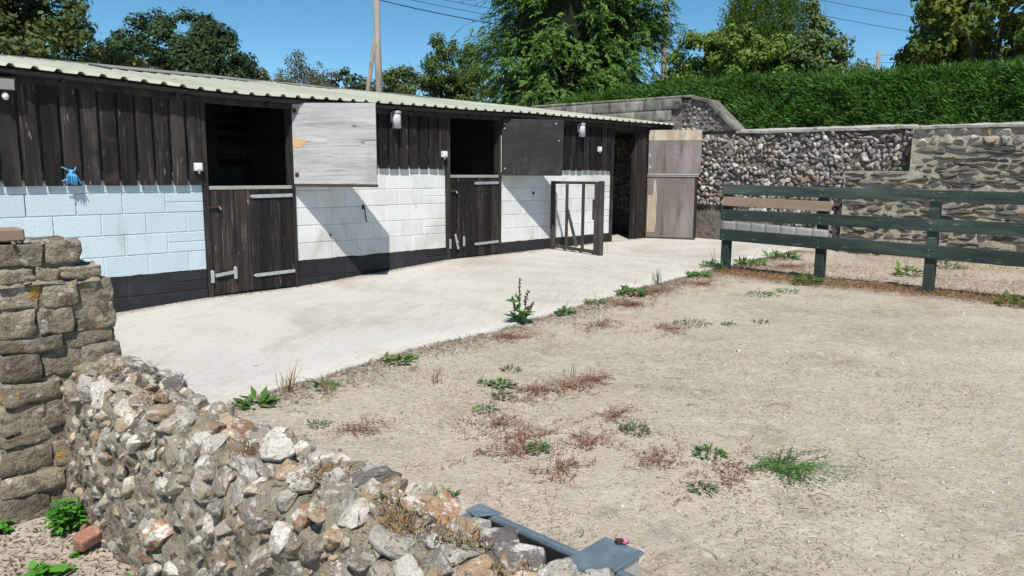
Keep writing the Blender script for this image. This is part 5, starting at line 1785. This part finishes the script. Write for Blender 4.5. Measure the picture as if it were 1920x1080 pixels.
on_yard('wall_foot_litter', 'straw and dirt gathered along the foot of the stable wall', 9000, 'foot', 161, MT['roots'], .012, .05, .005)
on_yard('yard_straw', 'stray straw bits and crumbs scattered on the concrete', 2600, 'open', 162, MT['scraps'], .012, .05, .005)
straw('near_debris', 'dark dead leaves and root bits on the ground left of the flint wall', 'dead leaves', 6000, (-4.2, -2.88), (-7, -3.6), MT['roots'], .012, .05, .009, 116, left_ok, .008, .25)
def patch_ok(x, y, r):
    q = np.array([noise.noise(Vector((x[i]*1.3, y[i]*1.3, 9)))+.5*noise.noise(Vector((x[i]*4, y[i]*4, 2))) for i in range(len(x))])
    return (y < edge_y(x)-.05) & (x > -2.5) & (q > .12+.14*r.normal(size=len(x)))
straw('dirt_debris', 'brown dead plant scraps in patches over the near dirt', 'dead plants', 30000, (-2.4, 2.2), (-7.6, -3.7), MT['scraps'], .012, .05, .0035, 117, patch_ok, .01, .3)
RED = [(.17, -5.35, .26), (-.07, -5.18, .22), (.45, -5.3, .2), (-1.38, -4.89, .16), (-.69, -5.43, .2), (-.55, -6.06, .17), (-.45, -6.84, .2), (-.52, -6.51, .16), (2.2, -4.84, .25), (1.03, -3.93, .25), (3.67, -3.77, .45), (2.87, -3.94, .4), (-.94, -5.8, .18), (4.6, -3.85, .45), (1.9, -4.25, .25), (7.0, -3.9, .6), (-.75, -5.7, .16), (-.1, -5.9, .14), (-1.0, -6.2, .14)]
def red():
    r = np.random.default_rng(121)
    P, D, N = [], [], []
    for (x, y, rad) in RED:
        nn = int(620*(rad/.2)**1.3)
        for i in range(nn//12):
            a = r.uniform(0, 6.28)
            q = rad*abs(r.normal())*.55
            cx, cy = x+math.cos(a)*q*1.5, y+math.sin(a)*q*.8
            a2 = r.uniform(0, 6.28)
            for k in range(12):
                s = k*.011
                p = (cx+math.cos(a2)*s+.006*r.normal(), cy+math.sin(a2)*s+.006*r.normal())
                P.append((p[0], p[1], ground_at(*p)+.004+.022*r.random()))
                a3 = a2+.9*r.normal()
                D.append((math.cos(a3), math.sin(a3), .3*r.normal()))
                N.append((.4*r.normal(), .4*r.normal(), 1))
    n = len(P)
    o = leaves('red_sorrel', P, D, N, r.uniform(.014, .04, n), .006, MT['red_stem'], None, .1)
    tag(o, 'dried reddish sorrel stems in patches over the dirt', 'dead stems', kind='stuff')
red()
def twigs():
    rr = random.Random(131)
    mb = MB()
    for i in range(34):
        x, y = rr.uniform(-1.9, 1.0), rr.uniform(-7.4, -4.1)
        if y > edge_y(x)-.1:
            continue
        a = rr.uniform(0, 6.28)
        L = rr.uniform(.05, .16)
        z = ground_at(x, y)+.008
        q = [Vector((x+math.cos(a+.3*math.sin(k*2+i))*L*k/3, y+math.sin(a+.3*math.sin(k*2+i))*L*k/3, z+.006*rr.random())) for k in range(4)]
        mb.tube(q, [.002, .0018, .0014, .0008], 4)
    o = mb.build('fallen_twigs', MT['bark'])
    tag(o, 'thin dead twigs scattered over the near dirt', 'twigs', kind='stuff')
twigs()
def pebbles():
    r = np.random.default_rng(141)
    n = 9000
    x = r.uniform(-4.2, 8, n)
    y = r.uniform(-9, -3.3, n)
    k = (y < edge_y(x)-.02) & ~((x > -3.1) & (x < -2.55)) & (r.random(n) < np.clip(5/np.hypot(x+3.9, y+8.6), 0, 1))
    x, y = x[k], y[k]
    n = len(x)
    s = .003+.007*r.random(n)**3
    big = r.random(n) < .012
    s[big] *= 2.4
    base = np.array([(1, 0, 0), (0, 1, 0), (-1, 0, 0), (0, -1, 0), (0, 0, .7), (0, 0, -.7)])
    z = gz(x, y)-.03
    for i in range(n):
        p = Vector((x[i], y[i], 0))
        z[i] += .012*noise.noise(p*1.7)+.006*noise.noise(p*6)
    a = r.uniform(0, 6.28, n)
    ca, sa = np.cos(a), np.sin(a)
    B = base[None]*(s[:, None, None])*r.uniform(.7, 1.3, (n, 6, 3))
    V = np.stack([B[..., 0]*ca[:, None]-B[..., 1]*sa[:, None]+x[:, None], B[..., 0]*sa[:, None]+B[..., 1]*ca[:, None]+y[:, None], B[..., 2]+z[:, None]+s[:, None]*.3], -1).reshape(-1, 3)
    f = np.array([(0, 1, 4), (1, 2, 4), (2, 3, 4), (3, 0, 4), (1, 0, 5), (2, 1, 5), (3, 2, 5), (0, 3, 5)])
    F = (f[None]+6*np.arange(n)[:, None, None]).reshape(-1, 3)
    o = link('grit', mesh_np('grit', V, F), MT['pebble'])
    tag(o, 'pale grit and pebbles scattered over the dirt', 'grit', kind='stuff')
pebbles()
# dry moss and grass growing on the wall crest
def crest():
    r = np.random.default_rng(151)
    P, D, N = [], [], []
    for (yy, t_, n_) in ((-6.35, .60, 160), (-6.72, .62, 160), (-7.12, .58, 260), (-7.3, .64, 160), (-5.6, .62, 120), (-5.1, .6, 120), (-7.5, .6, 160)):
        for i in range(n_):
            y = yy+.05*r.normal()
            p, n = wall_pt(y, min(.62, max(.38, t_-.1+.03*r.normal())))
            p = p+n*.01
            P.append(p)
            D.append((r.normal(), r.normal(), 1.0))
            N.append((r.normal(), r.normal(), .5))
    n = len(P)
    o = leaves('crest_grass', P, D, N, r.uniform(.015, .05, n), .004, MT['drygrass'], fg, .2)
    o['kind'] = 'stuff'
    nt_ = 26
    P, D, N = [], [], []
    for i in range(nt_*2):
        y = -7.0+.05*r.normal() if i < nt_ else -7.33+.04*r.normal()
        p, n = wall_pt(y, .52+.02*r.normal())
        P.append(p+n*.015)
        D.append((r.normal(), r.normal(), .8))
        N.append((.4*r.normal(), .4*r.normal(), 1))
    o = leaves('crest_moss', P, D, N, r.uniform(.012, .026, len(P)), .010, MT['weed_grey'], fg, .2)
    o['kind'] = 'stuff'
crest()
